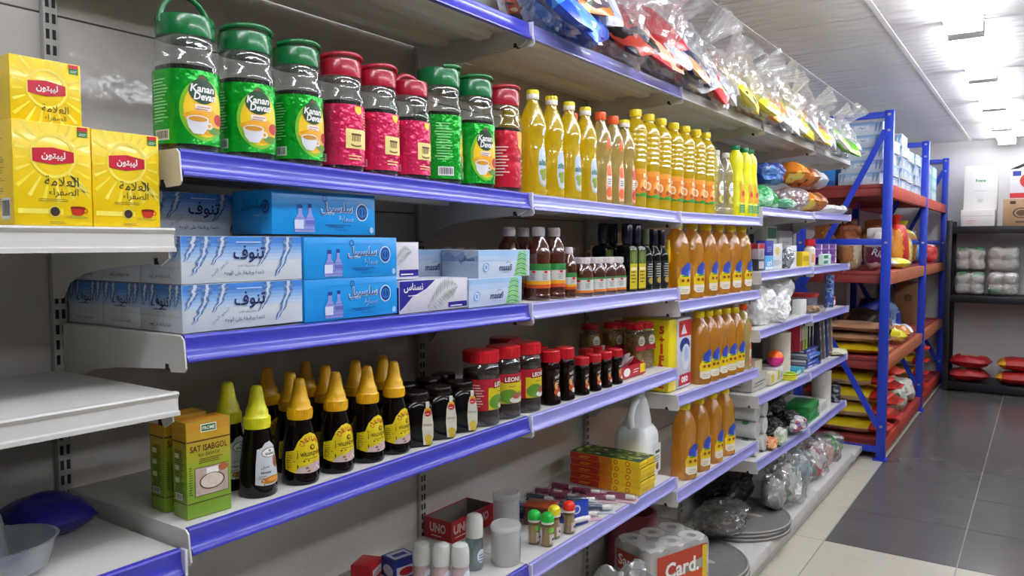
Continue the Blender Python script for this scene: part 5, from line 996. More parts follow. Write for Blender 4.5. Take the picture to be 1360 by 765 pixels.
def snack_bag(seed, L, W, H, cols, film=FILM, tuft=True, edge=9.0, drop=.04):
    t = thing('snack_bag'); rd = random.Random(seed)
    def rest(p): return (p[0], p[1], max(p[2], .004 if p[0] < edge else -drop))
    for q, c in enumerate(cols):
        k = len(cols); pl = min(.27, L * .8) * rd.uniform(.88, 1); pw_ = min(.26, H * .95) * rd.uniform(.88, 1)
        m = MB(); m.pillow(pw_, pl, .055, SNK[c], (0, 0, 0), 14, 14, .12, seed * 3 + q, p=3.2)
        M = Matrix.Translation(((.12 - .16 * (q % 2)) * W, (q - (k - 1) / 2) * (L - pl) / max(1, k - 1) * .95, H * (.33 + .2 * (q % 2)))) @ Matrix.Rotation(rd.uniform(-.25, .25), 4, 'Z') @ Matrix.Rotation(rd.uniform(.7, 1.05), 4, 'Y') @ Matrix.Rotation(rd.uniform(-.2, .2), 4, 'X') @ Matrix.Rotation(rd.uniform(-.5, .5), 4, 'Z')
        m.v = [rest(M @ Vector(v)) for v in m.v]; m.build('snack_pack', t, sharp=60)
    b = MB(); b.blob(W * .56, L * .56, H * .56, film, (0, 0, H * .50), 4, .42, 2.6, seed, .9, sq=2.6); b.fit(-W * .5, W * .5, -L * .49, L * .49, -.03, H); b.v = [(v[0], v[1], v[2] - (.35 * max(0, v[0] - edge + .02) if edge < 1 else 0)) for v in b.v]; b.v = [rest(v) for v in b.v]; b.build('film', t, flat=True)
    if tuft:
        b = MB(); fs = []; n = 18; rr = H * .16; vs = []
        for j in range(6):
            for i in range(n):
                a = 2 * PI * i / n; w = (rr * (.35 + .75 * (j / 5) ** 1.3)) * (1 + .35 * math.sin(a * 5 + seed + j * .3) + .2 * noise.noise(Vector((a * 3, j * .7, seed)))); vs.append((w * math.cos(a), w * .55 * math.sin(a), j * H * .09))
        for j in range(5):
            for i in range(n): fs.append((j * n + i, j * n + (i + 1) % n, (j + 1) * n + (i + 1) % n, (j + 1) * n + i))
        b.add(vs, fs, film); o = b.build('gathered_neck', t, flat=True); o.location = (W * .38, L * rd.uniform(-.3, .3), H * .72); o.rotation_euler = (rd.uniform(-.4, .4), rd.uniform(.7, 1.4), rd.uniform(-.6, .6))
    return t
HB = [  # front row: y, L, H, packs, film, words
    (1.89, .40, .20, ('blue', 'orange', 'blue', 'white'), FILMB, 'blue plastic bag of packs hanging at the shelf edge'),
    (2.20, .18, .19, ('black', 'red'), FILM, 'small bag of black and red packs after the blue bag'),
    (2.45, .28, .25, ('red', 'red', 'white'), FILM, 'clear bag with a large red snack pack at the edge'),
    (2.72, .26, .20, ('navy', 'navy', 'white'), FILM, 'clear bag of navy packs at the shelf edge'),
    (2.98, .25, .18, ('red', 'black', 'white'), FILM, 'clear bag with red and black packs after the navy one'),
    (3.26, .30, .20, ('yellow', 'orange', 'yellow'), FILM, 'clear bag with a bright yellow pack, first yellow one at the edge'),
    (3.58, .32, .20, ('yellow', 'white', 'orange'), FILM, 'clear bag of yellow and white packs, second yellow one at the edge'),
    (3.92, .34, .19, ('white', 'yellow', 'white'), FILM, 'whitish bag with one yellow pack at the shelf edge'),
    (4.30, .38, .19, ('yellow', 'orange', 'white'), FILM, 'clear bag with yellow and orange packs past the whitish one'),
    (4.72, .40, .18, ('yellow', 'brown', 'white'), FILM, 'bag with brown and yellow packs at the shelf edge'),
    (5.26, .56, .21, ('green', 'white', 'green', 'white'), FILM, 'clear bag with bright green packs at the end of the shelf'),
]
HB2 = [  # the row behind, taller
    (2.08, .34, .27, ('black', 'white', 'black', 'navy'), FILM, 'tall clear bag of black packs in the second row'),
    (2.46, .38, .42, ('red', 'white', 'red', 'white'), FILM, 'tall pinkish clear bag behind the large red pack'),
    (2.86, .38, .44, ('white', 'red', 'navy', 'white'), FILM, 'tallest crinkled clear bag behind the navy packs'),
    (3.24, .36, .40, ('red', 'white', 'red', 'black'), FILM, 'tall clear bag with red wrappers in the second row'),
    (3.62, .38, .36, ('orange', 'white', 'orange'), FILM, 'clear bag with orange packs in the second row, first orange one'),
    (4.05, .44, .34, ('orange', 'yellow', 'orange', 'brown'), FILM, 'clear bag of orange and brown packs in the second row'),
    (4.55, .50, .33, ('white', 'orange', 'yellow', 'white'), FILM, 'whitish bag with some orange in the second row'),
    (5.10, .56, .33, ('white', 'orange', 'white', 'white'), FILM, 'white crinkled bag in the second row nearest the rack'),
]
for k, (y, L, H, cl, fm, lb) in enumerate(HB):
    x = -1.105; o = snack_bag(k + 1, L * .97, .21, H * 1.25, cl, fm, edge=XF + .02 - x); o.location = (x, y, 2.1025); tag(o, lb, 'snack bag', 'plastic bags of snacks on the topmost shelf')
for k, (y, L, H, cl, fm, lb) in enumerate(HB2):
    o = snack_bag(k + 31, L * .96, .2, H, cl, fm, drop=-.001); o.location = (-1.335, y, 2.1025); tag(o, lb, 'snack bag', 'plastic bags of snacks on the topmost shelf')

# ------------------------------------------------------------------ generic goods for the far bays
def carton(w, d, h, c, prints=(), name='carton'):
    """box of width w (y), depth d, height h; prints: (face, kind, u0, v0, u1, v1, colour or text)"""
    t = thing(name); b = MB(); b.box(-d, 0, -w / 2, w / 2, 0, h, c if not isinstance(c, str) else mat(c, .4), min(w, d, h) * .03)
    F = {'x': Dec(b, fx(0)), 'y': Dec(b, fy(-w / 2)), 'z': Dec(b, fz(h))}
    for p in prints:
        f = F[p[0]]
        if p[1] == 'r': f.rect(p[2], p[3], p[4], p[5], mat(p[6], .4), p[7] if len(p) > 7 else 1)
        elif p[1] == 't': f.text(p[6], (p[2] + p[4]) / 2, (p[3] + p[5]) / 2, abs(p[5] - p[3]), mat(p[7], .4), abs(p[4] - p[2]), 4, bold=.02)
        elif p[1] == 'l': f.lines(p[2], p[3], p[4], p[5], p[7], mat(p[6], .5), 3)
        elif p[1] == 'o': f.oval((p[2] + p[4]) / 2, (p[3] + p[5]) / 2, (p[4] - p[2]) / 2, (p[5] - p[3]) / 2, mat(p[6], .4), p[7] if len(p) > 7 else 2)
    b.build('box_body', t); return t
def putc(o, x, y, z, rz, label, cat='carton', group=None): o.location = (x, y, z); o.rotation_euler = (0, 0, R(rz)); tag(o, label, cat, group); return o
def soft(name, sx, sy, sz_, m, seed, label, cat, x, y, z, rz=0, amp=.3, group=None, sq=2.6, extra=None, flat=True, partname='bag'):
    t = thing(name); b = MB(); b.blob(sx, sy, sz_, m, (0, 0, sz_ * .92), 4, amp, 2.6, seed, .7, floor=0.0005, sq=sq); b.fit(-sx, sx, -sy, sy, .0005, sz_ * 1.9); b.build(partname, t, flat=flat)
    if extra: extra(t)
    return putc(t, x, y, z, rz, label, cat, group)
# shelf of crinkled packs
wf = clear('#ffffff', .18, .12, .5, 30, body=.45, bodyhex='#e4e6ea')
def inpack(c, sx, sy, z):
    def f(t):
        m = MB(); m.pillow(sx, sy, .05, SNK[c], (0, 0, z), 10, 8, .2, 5); m.build('snack_pack', t)
    return f
soft('nappy_pack', .085, .12, .062, foil_mix('#27408a', '#5f8ad0', .3, 12, .6, '#dfe6f0'), 3, 'dark blue plastic pack on top of the green one', 'pack', -1.17, 3.98, sz(4.0, 1.72) + .12, 0, .25, partname='pack_body')
soft('nappy_pack', .08, .11, .06, foil_mix('#2a9a4a', '#8ad0a0', .3, 12, .55, '#dfeee4'), 4, 'green plastic pack under the dark blue one', 'pack', -1.165, 3.85, sz(3.9, 1.72), 0, .25, partname='pack_body')
soft('nappy_pack', .07, .09, .03, foil_mix('#b8dcc0', '#6ab08a', .3, 14, .55), 6, 'pale green flat pack lying before the red window pack', 'pack', -1.13, 4.1, sz(4.1, 1.72), 0, .25, partname='pack_body')
soft('biscuit_pack', .085, .15, .07, wf, 5, 'clear window pack with red biscuits inside', 'pack', -1.15, 4.34, sz(4.34, 1.72), 0, .25, extra=inpack('red', .1, .2, .06))
for k, (y, z, c, nm) in enumerate(((4.64, .14, 'brown', 'brown snack pack lying on top of the heap'), (4.40, .145, 'orange', 'orange-brown snack pack on top beside the blue pack'), (4.66, 0, 'orange', 'orange snack pack at the shelf edge under the brown ones'), (4.86, .0, 'brown', 'brown snack pack standing beside the white sachets'), (4.88, .13, 'white', 'silvery snack pack at the end of the heap'))):
    m = thing('snack_pack_pile'); m.name = 'snack_pack'; b = MB(); b.pillow(.2, .15, .11, SNK[c], (0, 0, .062), 14, 10, .14, k + 7); b.build('pack_body', m, sharp=60); putc(m, -1.17, y, sz(y, 1.72) + z, 4 * k - 8, nm, 'snack pack', 'snack packs by the white sachets')
for k, (y, x, rz) in enumerate(((5.05, -1.15, 10), (5.15, -1.15, 0), (5.25, -1.14, 8), (5.355, -1.15, 0), (5.46, -1.14, 6))):
    m = thing('white_sachet'); b = MB(); b.pillow(.13, .08, .05, mat('#e4e2de', .35), (0, 0, .028), 10, 8, .3, k); b.build('sachet_body', m, sharp=60); putc(m, x, y, sz(y, 1.73), rz, 'white sachet in the loose pile by the shelf end, %s outwards' % ORD[k], 'sachet', 'loose white sachets')
# shelf of small medicine boxes
zz = sz(4.2, 1.41)
putc(carton(.06, .05, .055, '#3a3a44', (('x', 'r', -.026, .01, .026, .045, '#c8c0c0'),)), -1.125, 3.77, zz, -10, 'dark small box beside the last oil jug, under the red one')
putc(carton(.06, .05, .075, '#a8a0a4', (('x', 'r', -.026, .05, .026, .074, '#b8243a'), ('y', 'r', -.045, .05, -.005, .074, '#b8243a'), ('x', 'l', -.02, .01, .02, .045, '#6a6a70', 4))), -1.125, 3.77, zz + .056, -10, 'grey small box with red top on the dark box')
putc(carton(.085, .05, .07, '#5fb0e4', (('x', 't', -.03, .02, .03, .05, 'ori', '#ffffff'), ('x', 'r', -.04, .002, .04, .016, '#e8ecf2'))), -1.125, 3.90, zz, -10, 'light blue small box lettered ori at the shelf edge')
putc(carton(.085, .05, .075, '#3a3a9a', (('x', 'l', -.03, .02, .03, .05, '#b8b8e0', 3),)), -1.125, 3.90, zz + .071, -10, 'violet small box on top of the light blue box')
putc(carton(.12, .05, .13, '#dcdfe2', (('x', 'l', -.05, .02, .05, .05, '#8a9ab0', 4), ('x', 'o', -.02, .07, .03, .115, '#e0c86a'))), -1.13, 4.05, zz, -10, 'white small carton with a gold oval beside the violet box')
soft('tablet_strip', .03, .07, .06, mat('#b8bcc4', .2, metal=.6), 8, 'crumpled silver foil packet among the small boxes', 'foil packet', -1.13, 4.24, zz, 0, .4, partname='foil')
putc(carton(.09, .04, .12, '#e4e6e8', (('x', 'l', -.03, .03, .03, .1, '#a8b0b8', 5),)), -1.14, 4.40, zz, -8, 'white carton beside the crumpled foil packet')
putc(carton(.1, .04, .085, '#e0c01c', (('x', 'r', -.04, .03, .04, .06, '#c8a010'),)), -1.125, 4.62, zz, -8, 'yellow small box before the red-capped bottle')
t = thing('medicine_bottle'); MB().lathe([(.03, 0), (.032, .004), (.032, .1), (.02, .115), (.02, .12)], mat('#e6e2d8', .4), 22).build('bottle_body', t); c = MB(); ribbed_cap(c, .03, .118, .155, RED); c.build('cap', t); b = MB(); d = Dec(b, rev([(.0325, 0), (.0325, .1)])); d.rect(-.03, .02, .03, .07, mat('#e0a07a', .4), 1, 8); b.build('label', t); putc(t, -1.15, 4.80, zz, 0, 'white medicine bottle with red cap beside the purple boxes', 'bottle')
for i in range(3):
    for j in range(3):
        if j == 0 and i == 0: continue
        putc(carton(.19, .05, .042, '#5a2a7a', (('x', 'r', -.09, .004, .05, .016, '#8a5aa8'), ('x', 'r', .06, .004, .09, .038, '#e8e4ee'), ('y', 'r', -.048, .004, -.002, .038, '#6a3a8a'))), -1.155, 5.05 + .2 * i, zz + .043 * j, 0, 'purple tablet box, %s row up, %s along the pile' % (ORD[j], ORD[i]), 'carton', 'purple tablet boxes')
for j in range(2):
    putc(carton(.2, .03, .032, '#dfeee6', (('x', 'r', -.09, .006, .02, .026, '#1f8a5a'), ('x', 'r', .03, .006, .09, .026, '#e8f4ee'))), -1.115, 5.1, zz + .0325 * j, 0, 'white and green tablet box at the edge, %s one of two' % ('lower', 'upper')[j], 'carton', 'green-striped tablet boxes')
putc(carton(.2, .08, .235, '#d8e2da', (('x', 'r', -.09, .16, .09, .225, '#2f8a5a'), ('x', 'r', -.05, .1, .05, .15, '#e8ece8'), ('x', 'o', .0, .02, .05, .08, '#2a5a9a'))), -1.36, 4.76, zz, 0, 'pale carton with green top band standing at the back panel')
putc(carton(.3, .08, .21, '#dcdcda', (('x', 'l', -.1, .05, .1, .16, '#b8bab8', 4),)), -1.36, 5.07, zz, 0, 'plain white carton at the back panel beside the green-banded one')
# shelf of white bags
zz = sz(4.1, 1.138); wb = mat('#f6f6f4', .3, var=.02)
soft('white_bag', .11, .13, .11, wb, 21, 'white plastic bag nearest the oil jugs on its shelf', 'plastic bag', -1.19, 3.87, zz, 0, .35, group='white plastic bags'); soft('white_bag', .115, .17, .115, wb, 22, 'large knotted white plastic bag in the middle of its shelf', 'plastic bag', -1.22, 4.27, zz, 0, .4, group='white plastic bags')
soft('white_bag', .055, .055, .06, wb, 23, 'small white plastic bag in front of the large knotted one', 'plastic bag', -1.12, 4.06, zz, 0, .35, group='white plastic bags')
putc(carton(.09, .05, .085, '#e4e4e0', ()), -1.12, 4.57, zz, -5, 'small plain white box at the end of the white bags')
zz = sz(5.1, 1.13)
t = thing('food_tray', 'clear lidded tray with brown nuggets beside the blue tube', 'tray', (-1.15, 4.9, zz)); b = MB(); b.lathe([(.06, 0, 5), (.08, .05, 5), (.083, .052, 5)], clear('#ffffff', .12, .06), 28, sy=1.5); b.build('tray_body', t); b = MB(); b.blob(.05, .09, .02, foil_mix('#c89a4a', '#8a5a20', .5, 40, .5), (0, 0, .024), 3, .4, 4, 5); b.build('nuggets', t)
t = thing('red_lid_box', 'clear container with a red lid behind the nugget tray', 'container', (-1.27, 5.12, zz)); MB().lathe([(.08, 0, 5), (.09, .08, 5)], wf, 28).build('container_body', t); MB().lathe([(.093, .0805, 5), (.095, .085, 5), (.094, .1, 5), (.08, .104, 5)], mat('#c8302c', .35), 28).build('lid', t)
t = thing('blue_tube', 'tall patterned blue tube standing near the shelf end', 'tube', (-1.16, 5.38, zz)); MB().lathe([(.028, 0), (.03, .003), (.03, .2), (.028, .203)], foil_mix('#3a5aa8', '#8aa4d0', .3, 30, .5, '#2a3a7a'), 24).build('tube_body', t); MB().lathe([(.031, .2035), (.031, .212), (.027, .215)], mat('#7a8cc0', .3), 24).build('cap', t)
putc(carton(.06, .05, .06, '#c82a3a', (('x', 'r', -.025, .01, .025, .04, '#e8d0d0'),)), -1.15, 5.5, zz, 0, 'small red box behind the blue tube')
# shelf of cartons, roll, ball, books
zz = sz(3.8, .82)
putc(carton(.24, .14, .075, '#b4b0a4', (('x', 'l', -.1, .02, .1, .05, '#6a6a64', 2), ('y', 'l', -.1, .02, -.04, .05, '#6a6a64', 2))), -1.14, 3.83, zz + .004, 0, 'pale long carton at the shelf edge beside the amber jugs')
putc(carton(.1, .12, .06, '#d8d2b8', (('x', 'r', -.04, .01, .01, .05, '#d8c832'),)), -1.13, 4.03, zz, 0, 'cream carton with yellow stripe, first after the long pale one')
putc(carton(.12, .12, .07, '#d4d4d6', (('x', 'r', -.05, .01, -.01, .06, '#d8c01c'), ('x', 'l', .0, .02, .05, .05, '#7a7a80', 3))), -1.13, 4.155, zz, 0, 'white carton with yellow end under the pink ball')
putc(carton(.12, .1, .07, '#c0b89a', ()), -1.15, 3.84, zz + .0755, 0, 'small tan carton on top of the long pale carton')
t = thing('plastic_box', 'clear plastic storage box at the back of the carton shelf', 'container', (-1.368, 3.9, zz)); MB().box(-.09, .09, -.13, .13, 0, .19, wf, .01).build('container_body', t); MB().box(-.094, .094, -.134, .134, .191, .205, mat('#c8ccd0', .3), .004).build('lid', t)
t = thing('paper_roll', 'tall white kitchen paper roll beside the pink ball', 'paper roll', (-1.19, 4.36, zz)); b = MB(); b.lathe([(.02, .23), (.02, 0), (.055, 0), (.055, .235), (.02, .235), (.02, .2)], mat('#d2cab8', .7, bump=.2, bscale=90), 30, cap0=False, cap1=False); b.build('paper', t); MB().lathe([(.0195, .002), (.0195, .236)], mat('#a08a6a', .7), 18).build('cardboard_core', t)
t = thing('toy_ball', 'pink and orange ball on the white carton by the paper roll', 'ball', (-1.16, 4.16, zz + .0705)); b = MB(); b.lathe([(.044 * math.sin(PI * k / 16), .044 - .044 * math.cos(PI * k / 16)) for k in range(1, 16)], mat('#d8308a', .3), 26); b.build('ball_body', t); b = MB(); b.lathe([(.0445 * math.sin(PI * k / 16), .044 - .0445 * math.cos(PI * k / 16)) for k in range(9, 16)], mat('#f0641c', .3), 26); b.build('orange_half', t)
for k in range(3):
    t = thing('yellow_ring'); MB().tube([(.045 * math.cos(a), .045 * math.sin(a), .006) for a in [2 * PI * q / 24 for q in range(24)]], .006, mat(['#d8e01c', '#e0c81c', '#b8d81c'][k], .35), 8, True).build('ring_body', t); putc(t, -1.13, 4.29, sz(4.29, .81) + .0125 * k, 0, '%s plastic ring, %s in the small stack under the roll' % (['lime', 'golden', 'green-yellow'][k], ORD[k]), 'ring', 'stacked plastic rings')
zz = sz(5.0, .80); bkc = ['#24328c', '#2a4ab0', '#1f2a70', '#2a6ac0', '#263a9a', '#22307c']
for k in range(6):
    t = thing('exercise_book'); b = MB(); b.box(-.2, 0, -.14, .14, .002, .016, mat('#dcd8d0', .6)); b.build('pages', t); c = MB(); c.box(-.203, .003, -.142, .142, .0, .002, mat(bkc[k], .35)); c.box(-.203, .003, -.142, .142, .016, .018, mat(bkc[k], .35)); c.box(.001, .003, -.142, .142, .002, .016, mat(bkc[k], .35)); d = Dec(c, fx(.003)); d.rect(-.1, .004, -.02, .013, mat('#c8d0e8', .4), 1); d.lines(.0, .005, .1, .013, 1, PAPER, 1); c.build('cover', t)
    putc(t, -1.13 - .008 * (k % 3), 4.86 + .012 * (k % 2), zz + .001 + .0183 * k, (k * 13) % 9 - 4, 'blue book lying flat, %s up in the pile' % ORD[k], 'book', 'pile of blue books')
putc(carton(.14, .16, .03, '#2f9ab0', (('x', 'r', -.09, .006, .0, .024, '#d0e8e8'),), 'flat_pack'), -1.12, 4.535, sz(4.535, .81) + .003, 0, 'flat teal pack at the shelf edge before the blue books', 'pack')
for k, (y, c) in enumerate(((4.665, '#c03040'), (4.70, '#2a2a6a'), (4.735, '#c8b01c'), (4.77, '#2f9a3a'), (4.81, '#b8c81c'), (4.88, '#3a3a3a'), (4.96, '#3a3840'))):
    t = thing('upright_book'); b = MB(); b.box(-.15, 0, -.014, .014, 0, .165, mat('#d8d4cc', .6)); b.build('pages', t); c_ = MB(); c_.box(-.153, .003, -.0165, -.0145, 0, .168, mat(c, .35)); c_.box(-.153, .003, .0145, .0165, 0, .168, mat(c, .35)); c_.box(.0005, .003, -.0144, .0144, 0, .168, mat(c, .35)); d = Dec(c_, fx(.003)); d.rect(-.008, .06, .008, .15, mat('#d8d4c8', .4), 1); c_.build('cover', t)
    putc(t, -1.16, y, zz + .1125, 0, '%s book standing upright on the pile of blue books' % ['red', 'navy', 'golden', 'green', 'lime', 'charcoal', 'dark grey'][k], 'book', 'upright books')
for k, (y, c, nm) in enumerate(((5.12, '#2a2a3a', 'dark'), (5.22, '#6a6058', 'brown'), (5.32, '#1f2f7a', 'navy'), (5.43, '#8a7a6a', 'tan'))):
    t = thing('leaning_file'); b = MB(); b.box(-.16, .0, -.02, .02, 0, .27, mat(c, .4), .003); d = Dec(b, fx(0)); d.oval(.0, .06, .01, .01, mat('#b8b8b8', .3), 1); d.rect(-.012, .14, .012, .22, mat('#c8c0b0', .4), 1); d.rect(-.009, .16, .009, .2, mat('#3a3a44', .4), 2); b.build('file_body', t)
    putc(t, -1.14, y, zz + .006, 0, '%s file leaning against its neighbours by the blue brace' % nm, 'file', 'leaning files'); t.rotation_euler = (R(14), 0, 0)
soft('paper_stack', .08, .1, .02, foil_mix('#c8c89a', '#e0dcc0', .5, 20, .5), 9, 'pale paper packets lying at the end of the book shelf', 'paper packet', -1.14, 5.5, zz, 0, .2, partname='paper')
# shelf of wrapped rolls and green packs
zz = sz(3.8, .51); rw = clear('#ffffff', .1, .12, .3, 40, body=.6, bodyhex='#ffffff')
for k, (y, z) in enumerate(((3.75, 0), (3.75, .1), (3.75, .2), (3.88, 0), (3.88, .1), (3.88, .2))):
    if k < 0: continue
    t = thing('wrapped_roll'); b = MB(); b.lathe([(.018, .0), (.048, 0), (.05, .004), (.05, .236), (.048, .24), (.018, .24), (.018, .2)], mat('#f0f2ee', .6), 24, cap0=False, cap1=False); b.v = [(.0 - v[2], v[1], .05 + v[0]) for v in b.v]; b.build('paper', t); b = MB(); b.lathe([(.02, -.002), (.0512, -.001), (.0512, .241), (.02, .242)], rw, 24); b.v = [(-v[2], v[1], .051 + v[0]) for v in b.v]; d = Dec(b, lambda u, v, l: (v, .0514 * math.sin(u / .0514), .051 + (.0514 + l) * math.cos(u / .0514)), step=.008); d.oval(-.03, -.05, .016, .018, mat('#3a8a5a', .4), 1); d.lines(.0, -.09, .04, -.03, 4, mat('#9aa8b8', .4), 1); b.build('wrap', t)
    t.scale = (1, .84, .84); putc(t, -1.125, y - .0, zz + z * .86 + .001, 0, 'white plastic-wrapped paper roll, %s row up, %s from the amber jugs' % (ORD[k % 3], ORD[k // 3]), 'paper roll', 'plastic-wrapped paper rolls')
for k, (x, y, z, c, nm) in enumerate(((-1.17, 4.08, 0, '#1c1a1a', 'black'), (-1.2, 4.28, .0, '#2a2624', 'dark brown'), (-1.17, 4.5, .0, '#1e1e22', 'charcoal'), (-1.24, 4.18, .1, '#141414', 'jet black'), (-1.22, 4.42, .09, '#2c2c30', 'dark grey'))):
    soft('folded_bag', .07, .085, .05, mat(c, .35, bump=.4, bscale=40), 31 + k, '%s bundled plastic packet on the shelf of wrapped rolls' % nm, 'packet', x - .02, y, zz + z, 0, .35, group='dark bundled packets', partname='packet_body')
soft('clear_packet', .04, .13, .04, foil_mix('#c8c4c8', '#b04a5a', .2, 18, .55, '#5a7ab0'), 41, 'clear packet of red and blue sponges at the shelf edge', 'packet', -1.10, 4.42, zz, 0, .35, partname='packet_body'); soft('net_packet', .03, .06, .045, foil_mix('#d8dcd0', '#a8c0a0', .3, 50, .5), 42, 'pale round netted packet at the shelf corner', 'packet', -1.10, 4.06, zz, 0, .2, partname='packet_body')
soft('orange_packet', .035, .05, .03, foil_mix('#d88a5a', '#e8b080', .35, 30, .5), 43, 'small orange packet low beside the wrapped rolls', 'packet', -1.115, 3.95, zz, 0, .3, partname='packet_body')
zz = sz(5.0, .478)
for k in range(5): putc(carton(.3, .14, .02, '#157a34', (('x', 'r', -.13, .004, .1, .016, '#1f9a48'), ('x', 'l', -.1, .006, .05, .014, '#a8d8b8', 1)), 'sponge_pack'), -1.12 - .004 * (k % 2), 4.86, zz + .0204 * k, 2 * (k % 3), 'flat green scourer pack, %s up in the pile' % ORD[k], 'pack', 'green scourer packs')
putc(carton(.2, .12, .06, '#cfd0c4', (('x', 'l', -.08, .015, .08, .045, '#9aa08a', 3),)), -1.13, 5.16, zz, 0, 'pale carton beside the green scourer packs'); t = thing('paper_roll', 'white paper roll standing beside the small dark can', 'paper roll', (-1.19, 5.36, zz)); b = MB(); b.lathe([(.02, .2), (.02, 0), (.06, 0), (.06, .235), (.02, .235), (.02, .2)], mat('#d2cdc4', .7), 28, cap0=False, cap1=False); b.build('paper', t)
t = thing('spray_can', 'small dark patterned can at the end of the green pack shelf', 'can', (-1.13, 5.5, zz)); MB().lathe([(.03, 0), (.032, .004), (.032, .1), (.026, .115), (.012, .12)], foil_mix('#2a2a34', '#8a8a94', .3, 40, .55), 22).build('can_body', t); MB().lathe([(.014, .1205), (.014, .138), (.01, .142)], BLACK, 16).build('nozzle', t)
# bottom deck of the far bays: mats, bags
MATC = mat('#7a7874', .85, var=.18, scale=60, bump=.6, bscale=400)
def doormat():
    t = thing('doormat'); b = MB(); pts = [(-.17, -.3)] + [(-.17 + .02 + .32 * math.cos(a), .3 * math.sin(a)) for a in [-PI / 2 + PI * k / 20 for k in range(21)]] + [(-.17, .3)]; b.prism(pts, 'z', 0, .009, MATC); b.build('mat_body', t)
    e = MB(); e.tube([(-.17 + .02 + .315 * math.cos(a), .295 * math.sin(a), .0095) for a in [-PI / 2 + PI * k / 20 for k in range(21)]], .004, mat('#a8a6a2', .6), 6); e.build('binding', t)
    f = MB(); d = Dec(f, fz(.0092)); d.oval(-.02, .02, .05, .02, mat('#b0a498', .8), 1); d.oval(-.05, -.05, .03, .014, mat('#5a4a44', .8), 1); f.build('motif', t); return t
for k, (x, y, z, rx) in enumerate(((-1.165, 3.21, .1245, 0), (-1.175, 3.23, .1385, 0), (-1.16, 3.86, .1245, 0), (-1.17, 3.87, .1385, 0), (-1.165, 3.89, .1525, 0))): place('doormat', doormat, (x, y, z), R(2 * k - 4), 'grey half-round doormat, %s on the bottom deck' % ('lowest of the near pile', 'on top of the near pile', 'lowest of the far pile', 'middle of the far pile', 'on top of the far pile')[k], 'doormat', 'grey doormats')
film2 = clear('#ffffff', .14, .1, .5, 25, body=.14, bodyhex='#d8d8d4')
def stuff_in(m, sx, sy, sz2, seed):
    def f(t): b = MB(); b.blob(sx, sy, sz2, m, (0, 0, sz2), 3, .3, 2.5, seed, .5, floor=.002); b.fit(-sx * 1.1, sx * 1.1, -sy * 1.1, sy * 1.1, .003, sz2 * 2); b.build('contents', t)
    return f
soft('wrapped_mat', .11, .19, .085, film2, 51, 'brown-grey mat rolled in clear plastic behind the toilet rolls', 'wrapped mat', -1.345, 3.19, .1535, 0, .3, extra=stuff_in(mat('#6a5c4c', .7), .085, .16, .06, 3))
soft('wrapped_mat', .12, .19, .075, film2, 52, 'dark mat in clear plastic with a lime tag lying on the doormats', 'wrapped mat', -1.24, 3.59, .165, 0, .3, extra=stuff_in(mat('#3a3634', .7), .09, .16, .05, 4))
soft('black_sack', .1, .28, .09, mat('#121212', .4, bump=.4, bscale=30), 53, 'black plastic sack at the back under the wrapped rolls', 'sack', -1.345, 4.0, .165, 0, .3, partname='sack_body')
MB_ = [(-1.13, 4.30, .11, .145, .15, foil_mix('#c8ccc8', '#5a8a6a', .3, 12, .6, '#b85a5a'), 'clear bag of green-tinged packets spilling over the bottom deck'), (-1.12, 4.05, .07, .1, .11, mat('#a8a8a6', .5), 'empty clear plastic bag drooping toward the floor tiles'), (-1.15, 4.59, .11, .135, .15, foil_mix('#9ab8d0', '#d8dce0', .3, 10, .5, '#6a8ab0'), 'clear bag of blue-white packets on the bottom deck'), (-1.13, 4.86, .11, .125, .13, foil_mix('#d8d4d4', '#c84a5a', .3, 12, .55, '#4a9a5a'), 'clear bag with red and green sweets on the bottom deck'), (-1.15, 5.12, .11, .125, .11, foil_mix('#d8a8a0', '#e0d8d4', .3, 12, .55), 'pinkish clear bag toward the end of the bottom deck'), (-1.14, 5.375, .1, .12, .1, foil_mix('#3a9a4a', '#a8c8a0', .3, 12, .5, '#c83a3a'), 'green and red packet bag at the end of the bottom deck')]
for k, (x, y, sx, sy, s3, m, lb) in enumerate(MB_): soft('clear_bag', sx, sy, s3, film2, 60 + k, lb, 'plastic bag', x, y, .1645 if y < 4.2 else .1235, 0, .4, group='clear bags on the bottom deck', extra=stuff_in(m, min(sx, .12) * .75, sy * .8, s3 * .75, k + 9))

# ------------------------------------------------------------------ goods on the blue rack
CT = [('x', 'r', -.2, .0, .2, .0, '#ffffff')]
def tissue_carton():
    t = thing('tissue_carton'); w, d, h = .34, .28, .088; b = MB(); b.box(-d / 2, d / 2, -w / 2, w / 2, 0, h, mat('#cdd6dc', .45), .002)
    for e, W in ((Dec(b, fy(-w / 2)), d), (Dec(b, fx(d / 2)), w)):
        e.rect(-W / 2 + .002, h * .6, W / 2 - .002, h - .003, mat('#a4bdd8', .4), 1); e.rect(-W / 2 + .002, h * .8, W / 2 - .002, h - .003, mat('#8fb0d4', .4), 2); e.rect(-.05, h * .36, .05, h * .72, mat('#e0e4ea', .4), 3); e.text('تنوف', 0, h * .54, h * .28, NAV, .085, 4)
        for s in (-1, 1):
            for q in (.1, .125): e.poly([(s * q - .008, h * .9), (s * q + .012, h * .9), (s * q - .006, h * .2), (s * q - .012, h * .2)], mat('#7a94b4', .4), 3)
    b.build('box_body', t); return t
n = 0
